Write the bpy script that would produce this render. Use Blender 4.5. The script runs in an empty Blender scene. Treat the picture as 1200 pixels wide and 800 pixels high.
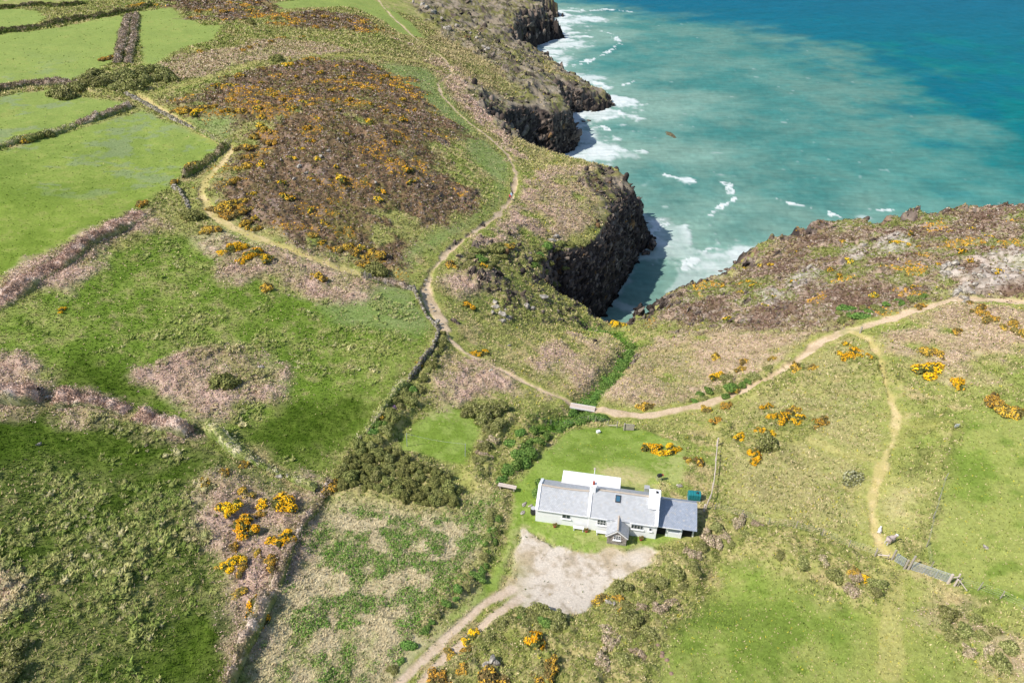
# A cottage on a grassy cliff top above a turquoise sea, seen from the air.
import bpy, bmesh, math, random
import numpy as np
from mathutils import Vector, Matrix

random.seed(11)
RNG = np.random.default_rng(11)
S = bpy.context.scene
COL = S.collection
R = math.radians

# ------------------------------------------------------------------ camera model
CAM_H, PITCH = 91.0, R(34.0)          # metres above the sea, degrees below the horizon
CP, SP = math.cos(PITCH), math.sin(PITCH)

def ray(px, py):
    """survey ray through a point of the photograph (1200 x 800, focal length 800)"""
    u = (np.asarray(px, float) - 600) / 800
    w = (400 - np.asarray(py, float)) / 800
    return u, CP + w * SP, -SP + w * CP

def at(px, py, z):
    dx, dy, dz = ray(px, py)
    t = (z - CAM_H) / np.minimum(dz, -0.02)
    return dx * t, dy * t

# ------------------------------------------------------------------ noise
def _hash(ix, iy, seed):
    h = (ix.astype(np.uint32) * np.uint32(374761393) + iy.astype(np.uint32) * np.uint32(668265263)
         + np.uint32((seed * 2246822519) & 0xffffffff))
    h = (h ^ (h >> np.uint32(13))) * np.uint32(1274126177)
    h = h ^ (h >> np.uint32(16))
    return (h & np.uint32(0xffff)).astype(np.float32) / 65535.0

def vnoise(x, y, scale, seed=0):
    """value noise 0..1"""
    x = np.asarray(x, np.float64) / scale + 1000.37; y = np.asarray(y, np.float64) / scale + 1000.71
    fx0 = np.floor(x); fy0 = np.floor(y)
    fx = (x - fx0).astype(np.float32); fy = (y - fy0).astype(np.float32)
    ix = fx0.astype(np.int64); iy = fy0.astype(np.int64)
    sx = fx * fx * (3 - 2 * fx); sy = fy * fy * (3 - 2 * fy)
    a = _hash(ix, iy, seed); b = _hash(ix + 1, iy, seed)
    c = _hash(ix, iy + 1, seed); d = _hash(ix + 1, iy + 1, seed)
    return (a + (b - a) * sx) * (1 - sy) + (c + (d - c) * sx) * sy

def fbm(x, y, scale, octv=3, seed=0, gain=.5):
    """fractal noise about 0, roughly -1..1"""
    out = 0; amp = 1.; tot = 0
    for o in range(octv):
        ca, sa = math.cos(o * 1.3 + seed), math.sin(o * 1.3 + seed)
        out = out + amp * (vnoise(x * ca - y * sa, x * sa + y * ca, scale / 2.03 ** o, seed + o * 17) * 2 - 1)
        tot += amp; amp *= gain
    return out / tot * 1.6

def ridged(x, y, scale, octv=3, seed=0):
    out = 0; amp = 1.; tot = 0
    for o in range(octv):
        ca, sa = math.cos(o * 1.7 + seed), math.sin(o * 1.7 + seed)
        n = 1 - np.abs(vnoise(x * ca - y * sa, x * sa + y * ca, scale / 2.1 ** o, seed + o * 13) * 2 - 1)
        out = out + amp * n * n; tot += amp; amp *= .5
    return out / tot

def sm(a, b, x):
    t = np.clip((x - a) / (b - a), 0, 1)
    return t * t * (3 - 2 * t)

def lin(c, k=1.07):
    c = np.asarray(c, float) / 255.
    return np.where(c <= .04045, c / 12.92, ((c + .055) / 1.055) ** 2.4) * k

# ------------------------------------------------------------------ distance helpers
def poly_sd(x, y, P):
    """signed distance to a polygon, positive inside"""
    n = len(P); d2 = np.full(x.shape, 1e12); ins = np.zeros(x.shape, bool)
    for i in range(n):
        ax, ay = P[i]; bx, by = P[(i + 1) % n]
        ex, ey = bx - ax, by - ay
        L = ex * ex + ey * ey + 1e-9
        t = np.clip(((x - ax) * ex + (y - ay) * ey) / L, 0, 1)
        qx = x - ax - t * ex; qy = y - ay - t * ey
        d2 = np.minimum(d2, qx * qx + qy * qy)
        if abs(ey) > 1e-9:
            c = ((ay > y) != (by > y)) & (x < ex * (y - ay) / ey + ax)
            ins ^= c
    d = np.sqrt(d2)
    return np.where(ins, d, -d)

def line_d(x, y, P, W=None):
    """distance to a polyline, and the value of W interpolated at the nearest point"""
    d2 = np.full(x.shape, 1e12); wv = np.zeros(x.shape)
    for i in range(len(P) - 1):
        ax, ay = P[i]; bx, by = P[i + 1]
        ex, ey = bx - ax, by - ay
        L = ex * ex + ey * ey + 1e-9
        t = np.clip(((x - ax) * ex + (y - ay) * ey) / L, 0, 1)
        qx = x - ax - t * ex; qy = y - ay - t * ey
        q = qx * qx + qy * qy
        m = q < d2
        d2 = np.where(m, q, d2)
        if W is not None: wv = np.where(m, W[i] + (W[i + 1] - W[i]) * t, wv)
    return np.sqrt(d2), wv

def boxed(fn, x, y, P, pad, fill):
    """evaluate fn only near P"""
    P = np.asarray(P)
    m = (x > P[:, 0].min() - pad) & (x < P[:, 0].max() + pad) & (y > P[:, 1].min() - pad) & (y < P[:, 1].max() + pad)
    out = np.full(x.shape, float(fill))
    if m.any(): out[m] = fn(x[m], y[m])
    return out

# ------------------------------------------------------------------ terrain control
CTRL = [(640,610,30),(760,625,30),(700,570,30),(790,600,30.2),(620,690,30.5),(700,680,30.3),(560,720,31.3),(480,795,33),
 (720,480,25.5),(690,470,25),(745,492,26.3),(700,520,28),(740,400,17.5),(690,385,14),(731,363,14.5),(771,342,15),
 (800,323,14),(835,322,11),(864,304,8),(900,287,14),(942,268,18),(1023,262,20.5),(1087,277,24),(1165,262,27),(1200,254,28),
 (850,465,27),(930,425,29),(1000,387,31),(1110,350,34),(1200,355,36),(900,340,22.5),(1000,320,27),(1100,310,30.5),
 (850,520,30),(1000,560,33),(1100,600,36),(1030,640,34),(1150,700,37),(1050,780,36),(850,720,33.5),(830,620,31.2),(700,790,34),
 (1195,500,38),(620,455,26.5),(660,430,24.5),(560,420,28.5),(525,395,30),(500,345,30.5),(640,345,21),(590,350,25.5),(620,310,25),
 (657,312,20),(697,280,20),(727,260,19),(745,240,17.5),(731,208,19),(690,197,22),(640,190,23.5),(600,231,27.5),(650,240,25),
 (580,160,29),(600,160,23),(612,128,20),(560,135,28),(525,100,31.5),(520,60,30),(545,60,26),(598,53,19),(570,50,25),
 (540,20,26),(480,5,34),(600,15,22),(650,98,18),(625,86,21),(690,115,9),
 (360,150,43),(300,120,43),(420,110,41),(450,200,37.5),(300,220,40.5),(520,210,33.5),(540,250,31.5),(440,300,33.5),(480,300,32),
 (400,320,33.5),(350,300,36),(260,250,38.5),(250,180,40),(430,326,33),(100,250,42),(30,150,43),(200,160,41),(100,60,45),
 (250,60,44),(400,20,41),(0,10,46),(100,400,38.5),(250,370,36),(350,400,33.5),(450,400,31.5),(450,480,30.5),(380,540,31.2),
 (250,500,34),(100,470,37),(50,600,37.5),(200,600,35),(330,600,32.8),(100,750,37.5),(280,740,34.3),(400,680,32.2),(520,560,30.4),
 (510,500,29.8),(560,600,30.2),(590,560,29.8),(600,520,28.6),(640,500,27.4)]
_c = np.array(CTRL, float)
_cx, _cy = at(_c[:, 0], _c[:, 1], _c[:, 2])
CX, CY, CZ = _cx / 100, _cy / 100, _c[:, 2]
def _phi(r2): return .5 * r2 * np.log(r2 + 1e-9)
_n = len(CX)
_A = np.zeros((_n + 3, _n + 3))
_A[:_n, :_n] = _phi((CX[:, None] - CX) ** 2 + (CY[:, None] - CY) ** 2) + np.eye(_n) * 0.004
_A[:_n, _n] = _A[_n, :_n] = 1; _A[:_n, _n + 1] = _A[_n + 1, :_n] = CX; _A[:_n, _n + 2] = _A[_n + 2, :_n] = CY
_W = np.linalg.solve(_A, np.concatenate([CZ, [0, 0, 0]]))

def tps(x, y):
    x = np.asarray(x, float) / 100; y = np.asarray(y, float) / 100
    xc = np.clip(x, -4.5, 2.6); yc = np.clip(y, -.2, 5.4)
    out = np.empty(xc.shape)
    xf, yf, of = xc.ravel(), yc.ravel(), out.reshape(-1)
    for i in range(0, xf.size, 60000):
        a, b = xf[i:i + 60000], yf[i:i + 60000]
        of[i:i + 60000] = _phi((a[:, None] - CX) ** 2 + (b[:, None] - CY) ** 2) @ _W[:_n] + _W[_n] + _W[_n + 1] * a + _W[_n + 2] * b
    return np.clip(out, 2, 60)

# shoreline: points at sea level with the width of the cliff above them
SHORE = [(560,-20,40),(585,-9,40),(606,2,34),(633,12,24),(658,17,10),(645,23,12),(637,30,14),(653,44,9),(634,50,9),(619,58,8),(617,66,7),
 (614,74,7),(619,85,7),(634,86,9),(647,92,10),(670,104,9),(692,114,8),(716,122,4),(697,131,5),(680,133,6),(657,135,6),(648,137,5),
 (660,146,4),(670,158,4),(679,172,3),(664,181,3),(650,187,3),(632,187,3),(610,190,3),(601,200,4),(600,215,5),(640,237,6),(690,246,6),
 (725,250,7),(749,257,7),(758,270,7),(756,285,6.5),(748,296,5.5),(739,306,5),(732,325,4.6),(727,345,4.2),(712,365,3.2),
 (695,378,2.2),(677,390,2.5),(664,397,4),(672,410,6),(685,410,7),(705,410,8),(731,408,8),(771,381,8),(800,358,8),(825,340,8),
 (848,323,6),(859,315,6),(880,315,9),(900,314,11),(942,314,12),(1023,309,12),(1087,305,18),(1165,302,20),(1300,296,20),(1600,285,20),(2200,270,20)]
_s = np.array(SHORE, float)
_sx, _sy = at(_s[:, 0], _s[:, 1], 0.0)
SHORE_XY = np.stack([_sx, _sy], 1); SHORE_W = _s[:, 2]
SEA_POLY = np.concatenate([SHORE_XY, [(4000, 300), (4000, 6000), (-300, 6000)]])

def shore(x, y):
    """signed distance inland from the waterline, and the local cliff width"""
    n = fbm(x, y, 14, 4, 3) ; n2 = fbm(x, y, 3.0, 3, 9)
    s = -poly_sd(x, y, SEA_POLY)
    _, w = line_d(x, y, SHORE_XY, SHORE_W)
    return s, w, n, n2

CRX, CRY = at(627.4, 610., 30.)
HOUSE_O = (float(CRX), float(CRY)); HOUSE_A = R(-10.5); HOUSE_Z = 30.0
def house_local(x, y):
    ca, sa = math.cos(HOUSE_A), math.sin(HOUSE_A)
    dx, dy = x - HOUSE_O[0], y - HOUSE_O[1]
    return dx * ca + dy * sa, -dx * sa + dy * ca
def house_world(lx, ly):
    ca, sa = math.cos(HOUSE_A), math.sin(HOUSE_A)
    return HOUSE_O[0] + lx * ca - ly * sa, HOUSE_O[1] + lx * sa + ly * ca

def macro(x, y, T=None):
    """large scale height without the cliffs"""
    T = tps(x, y)
    lx, ly = house_local(x, y)
    ddx = np.maximum(np.abs(lx - 9) - 10, 0); ddy = np.maximum(np.abs(ly - 1.5) - 6, 0)
    f = sm(9, 1, np.sqrt(ddx ** 2 + ddy ** 2))
    return T * (1 - f) + HOUSE_Z * f

def height(x, y, full=False):
    x = np.asarray(x, float); y = np.asarray(y, float)
    shp = x.shape; x = x.ravel(); y = y.ravel()
    T = macro(x, y)
    s, w, n, n2 = shore(x, y)
    far = np.clip(y / 250, .5, 2)
    sw = s + n * np.clip(w * .5, 1.3, 7) + n2 * np.clip(w * .3, .8, 2.6) * np.minimum(far, 1.6)
    sw = np.where(s > 45, s, sw)
    u = np.clip(sw / (w * 1.55), 0, 1)
    p = 1 - (1 - u) ** 2.6
    rk = ridged(x, y, 9, 4, 21)
    zone = sm(0, .12, u) * sm(1.0, .55, u)
    h = T * p + zone * (rk - .45) * np.clip(w * .7, 2.6, 8)
    step = zone * np.clip(w / 9, .25, 1)
    q = 2.6
    ht = np.floor(h / q) * q + q * sm(.25, .75, h / q - np.floor(h / q))
    h = h + step * .7 * (ht - h)
    h = np.where(sw < 0, np.maximum(-5, sw * .7), h)
    if full: return h.reshape(shp), s.reshape(shp), w.reshape(shp), u.reshape(shp)
    return h.reshape(shp)

# ------------------------------------------------------------------ survey: photograph point -> ground point
_gx = np.linspace(-330, 260, 500); _gy = np.linspace(-20, 560, 500)
_GX, _GY = np.meshgrid(_gx, _gy)
_GZ = macro(_GX.ravel(), _GY.ravel()).reshape(_GX.shape)
def hgrid(x, y):
    fx = np.clip((x - _gx[0]) / (_gx[1] - _gx[0]), 0, 498.999); fy = np.clip((y - _gy[0]) / (_gy[1] - _gy[0]), 0, 498.999)
    ix = fx.astype(int); iy = fy.astype(int); fx = fx - ix; fy = fy - iy
    return (_GZ[iy, ix] * (1 - fx) + _GZ[iy, ix + 1] * fx) * (1 - fy) + (_GZ[iy + 1, ix] * (1 - fx) + _GZ[iy + 1, ix + 1] * fx) * fy

def ground(px, py):
    """first hit of the survey ray with the smooth land"""
    px = np.atleast_1d(np.asarray(px, float)); py = np.atleast_1d(np.asarray(py, float))
    dx, dy, dz = ray(px, py); dz = np.minimum(dz, -.03)
    ts = 30 * 1.008 ** np.arange(360)
    X = dx[:, None] * ts; Y = dy[:, None] * ts; Z = CAM_H + dz[:, None] * ts
    below = Z < hgrid(X, Y)
    k = np.where(below.any(1), below.argmax(1), 359)
    k = np.maximum(k, 1)
    lo = ts[k - 1]; hi = ts[k]
    for _ in range(24):
        mid = (lo + hi) / 2
        b = CAM_H + dz * mid < hgrid(dx * mid, dy * mid)
        hi = np.where(b, mid, hi); lo = np.where(b, lo, mid)
    return np.stack([dx * hi, dy * hi], 1)

def G(pts):
    a = np.array(pts, float)
    return ground(a[:, 0], a[:, 1])
# ------------------------------------------------------------------ land cover, surveyed outlines
REG = {
 'pasture': [
  [(-40,48),(60,33),(140,18),(150,22),(141,40),(138,62),(120,78),(98,90),(88,98),(60,93),(30,94),(-40,104)],
  [(-40,14),(20,12),(45,13),(52,20),(45,28),(-40,41)],
  [(165,14),(205,9),(214,20),(240,30),(262,30),(250,45),(200,60),(188,75),(170,80),(166,58),(160,30)],
  [(-40,124),(30,108),(60,104),(95,113),(150,122),(155,128),(120,140),(88,152),(40,163),(-40,180)],
  [(-40,190),(60,160),(95,152),(140,138),(168,128),(200,145),(240,160),(262,172),(248,190),(205,212),(172,238),(130,256),(60,290),(-40,342)],
  [(430,-6),(455,10),(480,25),(500,45),(470,40),(440,20),(415,8),(330,12),(320,4)]],
 'meadow': [
  [(-40,372),(40,345),(120,300),(180,275),(235,285),(300,318),(330,338),(400,352),(440,340),(490,350),(512,385),(500,402),(480,432),(460,470),
   (432,512),(390,532),(350,548),(330,545),(300,525),(262,505),(240,512),(150,485),(60,462),(30,425),(-40,440)]],
 'lowfield': [[(-60,482),(60,478),(150,492),(222,520),(262,530),(335,570),(300,590),(262,590),(250,650),(262,700),(285,720),(268,800),(240,860),(-60,860)]],
 'lawn': [[(455,527),(468,505),(492,478),(508,473),(540,482),(562,492),(566,505),(556,520),(548,545),(520,540),(490,530)],
          [(600,600),(602,560),(625,540),(668,503),(720,498),(762,506),(800,522),(808,545),(795,575),(772,560),(770,590),(812,594),(800,630),(765,640),(712,646),(690,650),(660,640),(636,628),(611,620),(606,640),(596,660),(585,690),(560,706),(520,735),(470,790),(452,790),(500,735),(560,690),(588,650)],
          [(572,566),(580,535),(589,500),(607,496),(600,530),(592,566)]],
 'rightfield': [[(770,770),(785,735),(830,690),(838,660),(880,655),(940,690),(1000,710),(1040,690),(1062,680),(1090,690),(1085,735),(1120,775),(1180,830),(760,830)],
                [(1085,660),(1090,600),(1110,520),(1130,480),(1260,470),(1260,740),(1180,715),(1120,690)]],
 'heather': [
  [(207,132),(232,112),(262,95),(310,80),(372,70),(440,78),(470,92),(500,118),(542,158),(520,168),(490,166),(505,190),(520,213),(560,222),(566,232),(548,248),(505,262),
   (478,272),(452,312),(425,306),(372,290),(320,276),(262,256),(243,240),(262,205),(285,182),(300,150),(278,138),(240,138)],
  [(752,366),(800,340),(858,322),(880,300),(905,285),(960,266),(1023,260),(1090,276),(1160,260),(1260,245),(1260,345),(1200,352),(1120,346),(1060,362),(1000,372),(972,380),(940,392),(880,388),(800,382)],
  [(190,-2),(300,-4),(332,10),(318,22),(270,24),(215,20),(195,12)],
  [(322,18),(372,13),(430,22),(450,38),(405,36),(350,33),(318,27)],
  [(480,-8),(600,-8),(640,30),(625,60),(600,50),(560,40),(520,28),(490,12)]],
 'bracken': [
  [(-40,352),(40,318),(100,282),(160,246),(186,240),(186,262),(120,292),(60,342),(-40,372)],
  [(168,438),(205,412),(248,404),(290,420),(335,452),(328,468),(270,495),(222,506),(196,482)],
  [(-40,438),(10,424),(28,440),(48,452),(50,470),(28,480),(-40,484)],
  [(64,466),(100,466),(150,478),(148,494),(100,490),(75,482)],
  [(155,482),(182,478),(224,500),(226,516),(196,514),(170,505)],
  [(596,236),(640,193),(700,194),(735,212),(728,232),(700,262),(668,282),(622,282),(585,297),(545,300),(528,312),(548,280),(585,255)],
  [(596,442),(625,415),(660,398),(700,388),(732,396),(728,420),(712,440),(690,460),(655,450)],
  [(505,448),(518,418),(560,420),(600,440),(640,462),(600,470),(560,455),(520,462)],
  [(700,470),(712,450),(738,415),(770,392),(850,388),(950,392),(900,420),(868,440),(800,462),(752,480)],
  [(252,562),(300,555),(372,572),(368,600),(340,650),(318,690),(292,745),(275,800),(262,800),(290,735),(258,705),(250,640),(262,600)],
  [(1068,730),(1085,712),(1120,706),(1190,738),(1230,765),(1230,830),(1180,800),(1120,770),(1080,750)],
  [(1060,372),(1120,356),(1230,368),(1230,470),(1160,452),(1120,430),(1060,420),(1030,410)],
  [(180,74),(250,62),(320,46),(380,52),(420,62),(370,66),(310,72),(250,88),(200,102),(182,92)],
  [(460,45),(520,70),(550,95),(560,120),(590,150),(615,185),(600,190),(560,140),(530,115),(500,62)],
  [(315,285),(370,300),(440,330),(425,345),(370,350),(320,330),(255,315),(250,295)],
  [(520,330),(560,318),(580,330),(572,345),(540,348)],
  [(-40,655),(10,660),(45,690),(40,720),(-40,720)]],
 'deadgrass': [
  [(368,605),(400,585),(480,605),(545,600),(585,575),(588,610),(565,660),(510,715),(455,780),(430,830),(290,830),(300,770),(330,690)],
  [(905,395),(1000,400),(1030,450),(1035,520),(1010,600),(950,620),(850,590),(845,520),(880,470)],
  [(240,270),(262,255),(330,280),(300,300),(250,300)]],
 'scrub': [
  [(388,565),(418,522),(480,538),(520,550),(548,585),(545,605),(505,600),(440,585),(400,580)],
  [(500,800),(530,755),(590,718),(640,708),(672,728),(700,712),(725,682),(768,655),(800,640),(830,612),(860,610),(838,660),(835,695),(790,735),(765,780),(765,830),(490,830)],
  [(548,565),(565,500),(590,488),(640,490),(655,505),(625,540),(600,562),(590,580),(592,612),(575,662),(530,708),(500,735),(520,690),(562,640),(582,590)],
  [(430,522),(452,480),(490,452),(506,462),(500,475),(465,515),(450,535)],
  [(484,452),(505,408),(520,388),(528,398),(512,430),(498,455)],
  [(806,610),(850,598),(920,618),(1000,650),(1020,668),(1042,672),(1040,710),(1000,716),(985,680),(930,660),(880,650),(835,650)],
  [(520,318),(545,292),(580,285),(640,282),(672,290),(690,276),(700,285),(657,312),(650,330),(610,328),(580,318),(560,335)],
  [(600,350),(640,345),(690,372),(720,390),(690,388),(640,380),(560,372)],
  [(830,470),(860,450),(930,428),(955,440),(940,455),(880,465)],
  [(840,500),(900,480),(975,490),(960,510),(900,530),(850,530)],
  [(1040,660),(1085,600),(1110,500),(1120,500),(1095,610),(1075,660)],
  [(1000,425),(1040,425),(1050,450),(1010,440)],
  [(85,108),(100,88),(130,80),(200,82),(205,95),(165,112),(110,112)]],
 'lush': [  # damp dark green swathes in the low field
  [(-60,660),(30,630),(110,585),(190,545),(232,530),(240,545),(180,580),(110,625),(40,670),(-60,700)],
  [(120,800),(170,760),(230,715),(262,702),(285,722),(262,780),(250,830),(110,830)],
  [(-60,485),(80,488),(190,515),(262,535),(190,548),(120,560),(60,545),(-60,560)],
  [(380,535),(420,510),(455,465),(470,440),(480,450),(440,510),(410,530)],
  [(270,505),(330,470),(420,470),(430,500),(380,540),(330,545)],
  [(60,455),(95,420),(150,440),(200,470),(215,500),(160,480)]],
 'greenstrip': [  # short pale green turf along the coast path
  [(470,310),(520,285),(560,262),(590,240),(600,215),(595,190),(570,165),(545,160),(540,175),(560,195),(580,215),(575,245),(540,262),(500,280),(480,292)],
  [(440,75),(500,80),(520,100),(540,130),(560,155),(540,158),(500,120),(460,92)],
  [(300,100),(205,150),(262,160),(290,135)],
  [(375,360),(470,330),(500,350),(512,385),(470,390),(400,380)]],
 'paleturf': [[(770,362),(800,325),(835,320),(870,318),(850,335),(820,352),(790,372)],
              [(1000,560),(1035,560),(1100,560),(1080,640),(1040,640)]],
 'rocky': [[(478,-8),(625,-8),(662,30),(640,60),(628,88),(690,108),(722,122),(690,134),(650,138),(620,118),(596,98),(572,72),(548,58),(520,42),(498,24)],
           [(668,204),(692,194),(735,206),(756,236),(748,252),(726,268),(704,262),(712,236),(690,222)],
           [(545,100),(575,110),(605,135),(612,165),(590,160),(560,125)],[(640,318),(660,300),(690,285),(700,292),(672,318),(655,330)],[(570,325),(600,335),(605,350),(575,345)]],
 'worn': [[(698,540),(745,546),(792,566),(795,578),(768,584),(735,574),(700,560)]],
 'barerock': [[(1112,340),(1135,322),(1150,305),(1185,295),(1215,300),(1215,335),(1180,338),(1150,342),(1120,350)],
              [(1095,315),(1115,305),(1130,312),(1125,325),(1102,328)],
              [(1025,292),(1045,275),(1065,285),(1050,300),(1035,300)],
              [(924,330),(950,310),(960,316),(945,332),(930,340)],
              [(890,345),(910,338),(922,345),(905,356)],
              [(985,293),(1010,288),(1020,300),(995,308)]],
}
WARP = {'pasture': 1.2, 'meadow': 2.0, 'lowfield': 1.0, 'lawn': .35, 'rightfield': 1.2, 'heather': 6.5, 'rocky': 5.0, 'worn': 1.0, 'bracken': 3.2, 'deadgrass': 2.5,
        'scrub': 1.6, 'lush': 2.5, 'greenstrip': 2.0, 'paleturf': 2.5, 'barerock': 2.2}
SOFT = {'pasture': 1.2, 'meadow': 2.0, 'lowfield': 1.2, 'lawn': .5, 'rightfield': 1.6, 'heather': 4.0, 'rocky': 2.0, 'worn': 1.2, 'bracken': 2.0, 'deadgrass': 2.5,
        'scrub': 1.2, 'lush': 3.0, 'greenstrip': 2.5, 'paleturf': 3, 'barerock': 1.4}
REGW = {k: [G(p) for p in v] for k, v in REG.items()}

PATHS = {  # name: list of (points, half width in metres, kind)
 'coast': [([(440,-5),(452,12),(466,26),(490,47),(522,70),(530,86),(513,98),(518,112),(540,136),(570,158),(594,180),(605,203),(601,230),(580,255),(552,275),(523,297),
             (504,320),(499,340),(506,360),(516,376),(528,398),(546,413),(580,430),(630,455),(668,470)], .36, 'soil'),
           ([(499,340),(506,360),(516,374),(522,384)], 1.0, 'soil'),
           ([(697,476),(725,483),(752,487),(790,480),(830,471),(870,459),(905,442),(935,422),(962,401),(990,388)], .85, 'soil'),
           ([(985,389),(1010,384),(1050,372),(1085,360),(1120,351),(1160,351),(1210,355),(1260,358)], .9, 'soil')],
 'track': [([(998,388),(1018,398),(1030,418),(1036,445),(1051,488),(1047,515),(1034,545),(1023,580),(1022,610),(1032,640),(1041,652)], .4, 'grassy'),
           ([(1038,655),(1047,690),(1045,730),(1043,790)], .75, 'faint'),
           ([(1050,492),(1075,500),(1110,498)], .3, 'faint'),
           ([(160,112),(182,124),(210,140),(240,157),(270,172),(266,185),(240,213),(236,228),(246,248),(270,265),(300,278),(350,298),(400,316),(428,322)], .7, 'grassy'),
           ([(168,114),(200,106),(250,90),(300,73),(350,65),(400,66),(450,66),(490,72),(524,84)], .9, 'faint'),
           ([(440,326),(470,322),(500,318),(505,318)], .6, 'faint'),
           ([(545,560),(560,545),(590,500)], .3, 'faint'),
           ([(815,500),(845,505),(900,508),(950,515),(1000,535),(1032,540)], .3, 'faint')],
}
PATHW = [(k, G(p), hw, kind) for k, v in PATHS.items() for p, hw, kind in v]
YARD = G([(611,620),(636,630),(662,642),(690,650),(711,645),(740,643),(765,641),(770,650),(766,660),(727,677),(707,692),(687,714),(663,722),(646,717),(609,712),(589,722),
          (545,757),(501,797),(490,812),(450,812),(461,800),(510,752),(565,705),(599,675),(606,641)])
RUTS = [G([(455,812),(470,797),(520,748),(568,706),(600,690)]), G([(484,812),(497,797),(540,755),(580,722),(610,700)])]
STREAM = G([(690,385),(722,388),(741,402),(733,418),(722,432),(712,443),(700,455),(688,468),(676,482),(660,490),(640,500)])

def cover(x, y, s=None):
    """weights of the land covers at points"""
    x = np.asarray(x, float); y = np.asarray(y, float)
    wn = fbm(x, y, 7, 4, 31, .6)
    M = {}
    for k, polys in REGW.items():
        v = np.full(x.shape, -50.)
        for P in polys:
            pad = WARP[k] * 2 + SOFT[k] * 2 + 1
            v = np.maximum(v, boxed(lambda a, b: poly_sd(a, b, P), x, y, P, pad, -50))
        M[k] = sm(-SOFT[k], SOFT[k], v + wn * WARP[k])
    M['bracken'] = M['bracken'] * np.maximum(sm(-.7, .25, fbm(x, y, 4.5, 3, 33) + .15) * (1 - .25 * sm(4, 16, x)), .85 * sm(-14, -24, x)) * (1 - .5 * sm(140, 165, y) * sm(-10, -30, x))
    M['heather'] = M['heather'] * np.maximum(sm(-.95, -.6, fbm(x, y, 16, 4, 35) + .25 * fbm(x, y, 3, 2, 36)), sm(0, 30, x))
    M['heather'] = np.maximum(M['heather'], sm(58, 74, x + wn * 4) * sm(122, 134, y + wn * 3))
    if s is not None: M['rocky'] = np.maximum(M['rocky'], sm(232, 255, y) * sm(22, 10, s + wn * 6))
    e = fbm(x, y, 1.6, 2, 5)
    yd = boxed(lambda a, b: poly_sd(a, b, YARD), x, y, YARD, 4, -50)
    M['yard_d'] = yd + e * .25
    M['yard'] = sm(-.25, .25, yd + e * .35)
    M['ruts'] = np.zeros(x.shape)
    for P in RUTS:
        d = boxed(lambda a, b: line_d(a, b, P)[0], x, y, P, 4, 50)
        M['ruts'] = np.maximum(M['ruts'], sm(.75, .3, d + e * .15))
    for nm in ('coast', 'track'):
        for kind in ('soil', 'grassy', 'faint'): M[nm + kind] = np.zeros(x.shape)
        M[nm + 'verge'] = np.zeros(x.shape)
    for nm, P, hw, kind in PATHW:
        d = boxed(lambda a, b: line_d(a, b, P)[0], x, y, P, 6, 50)
        d = d + e * .3 + wn * .28
        M[nm + kind] = np.maximum(M[nm + kind], sm(hw + .3, hw - .25, d))
        M[nm + 'verge'] = np.maximum(M[nm + 'verge'], sm(hw + 2.2, hw, d))
    ds = boxed(lambda a, b: line_d(a, b, STREAM)[0], x, y, STREAM, 12, 50)
    M['stream_d'] = ds
    lx, ly = house_local(x, y)
    M['house'] = ((lx > -.1) & (lx < 18) & (ly > -.05) & (ly < 6.2) & ~((lx < 2.3) & (ly > 4.7)) & ~((lx > 13.8) & (ly > 4.2))) | ((lx > 8.2) & (lx < 10.4) & (ly > -1.75) & (ly < 0))
    return M

def mix(a, b, t):
    return a + (b - a) * t[:, None]

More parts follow.
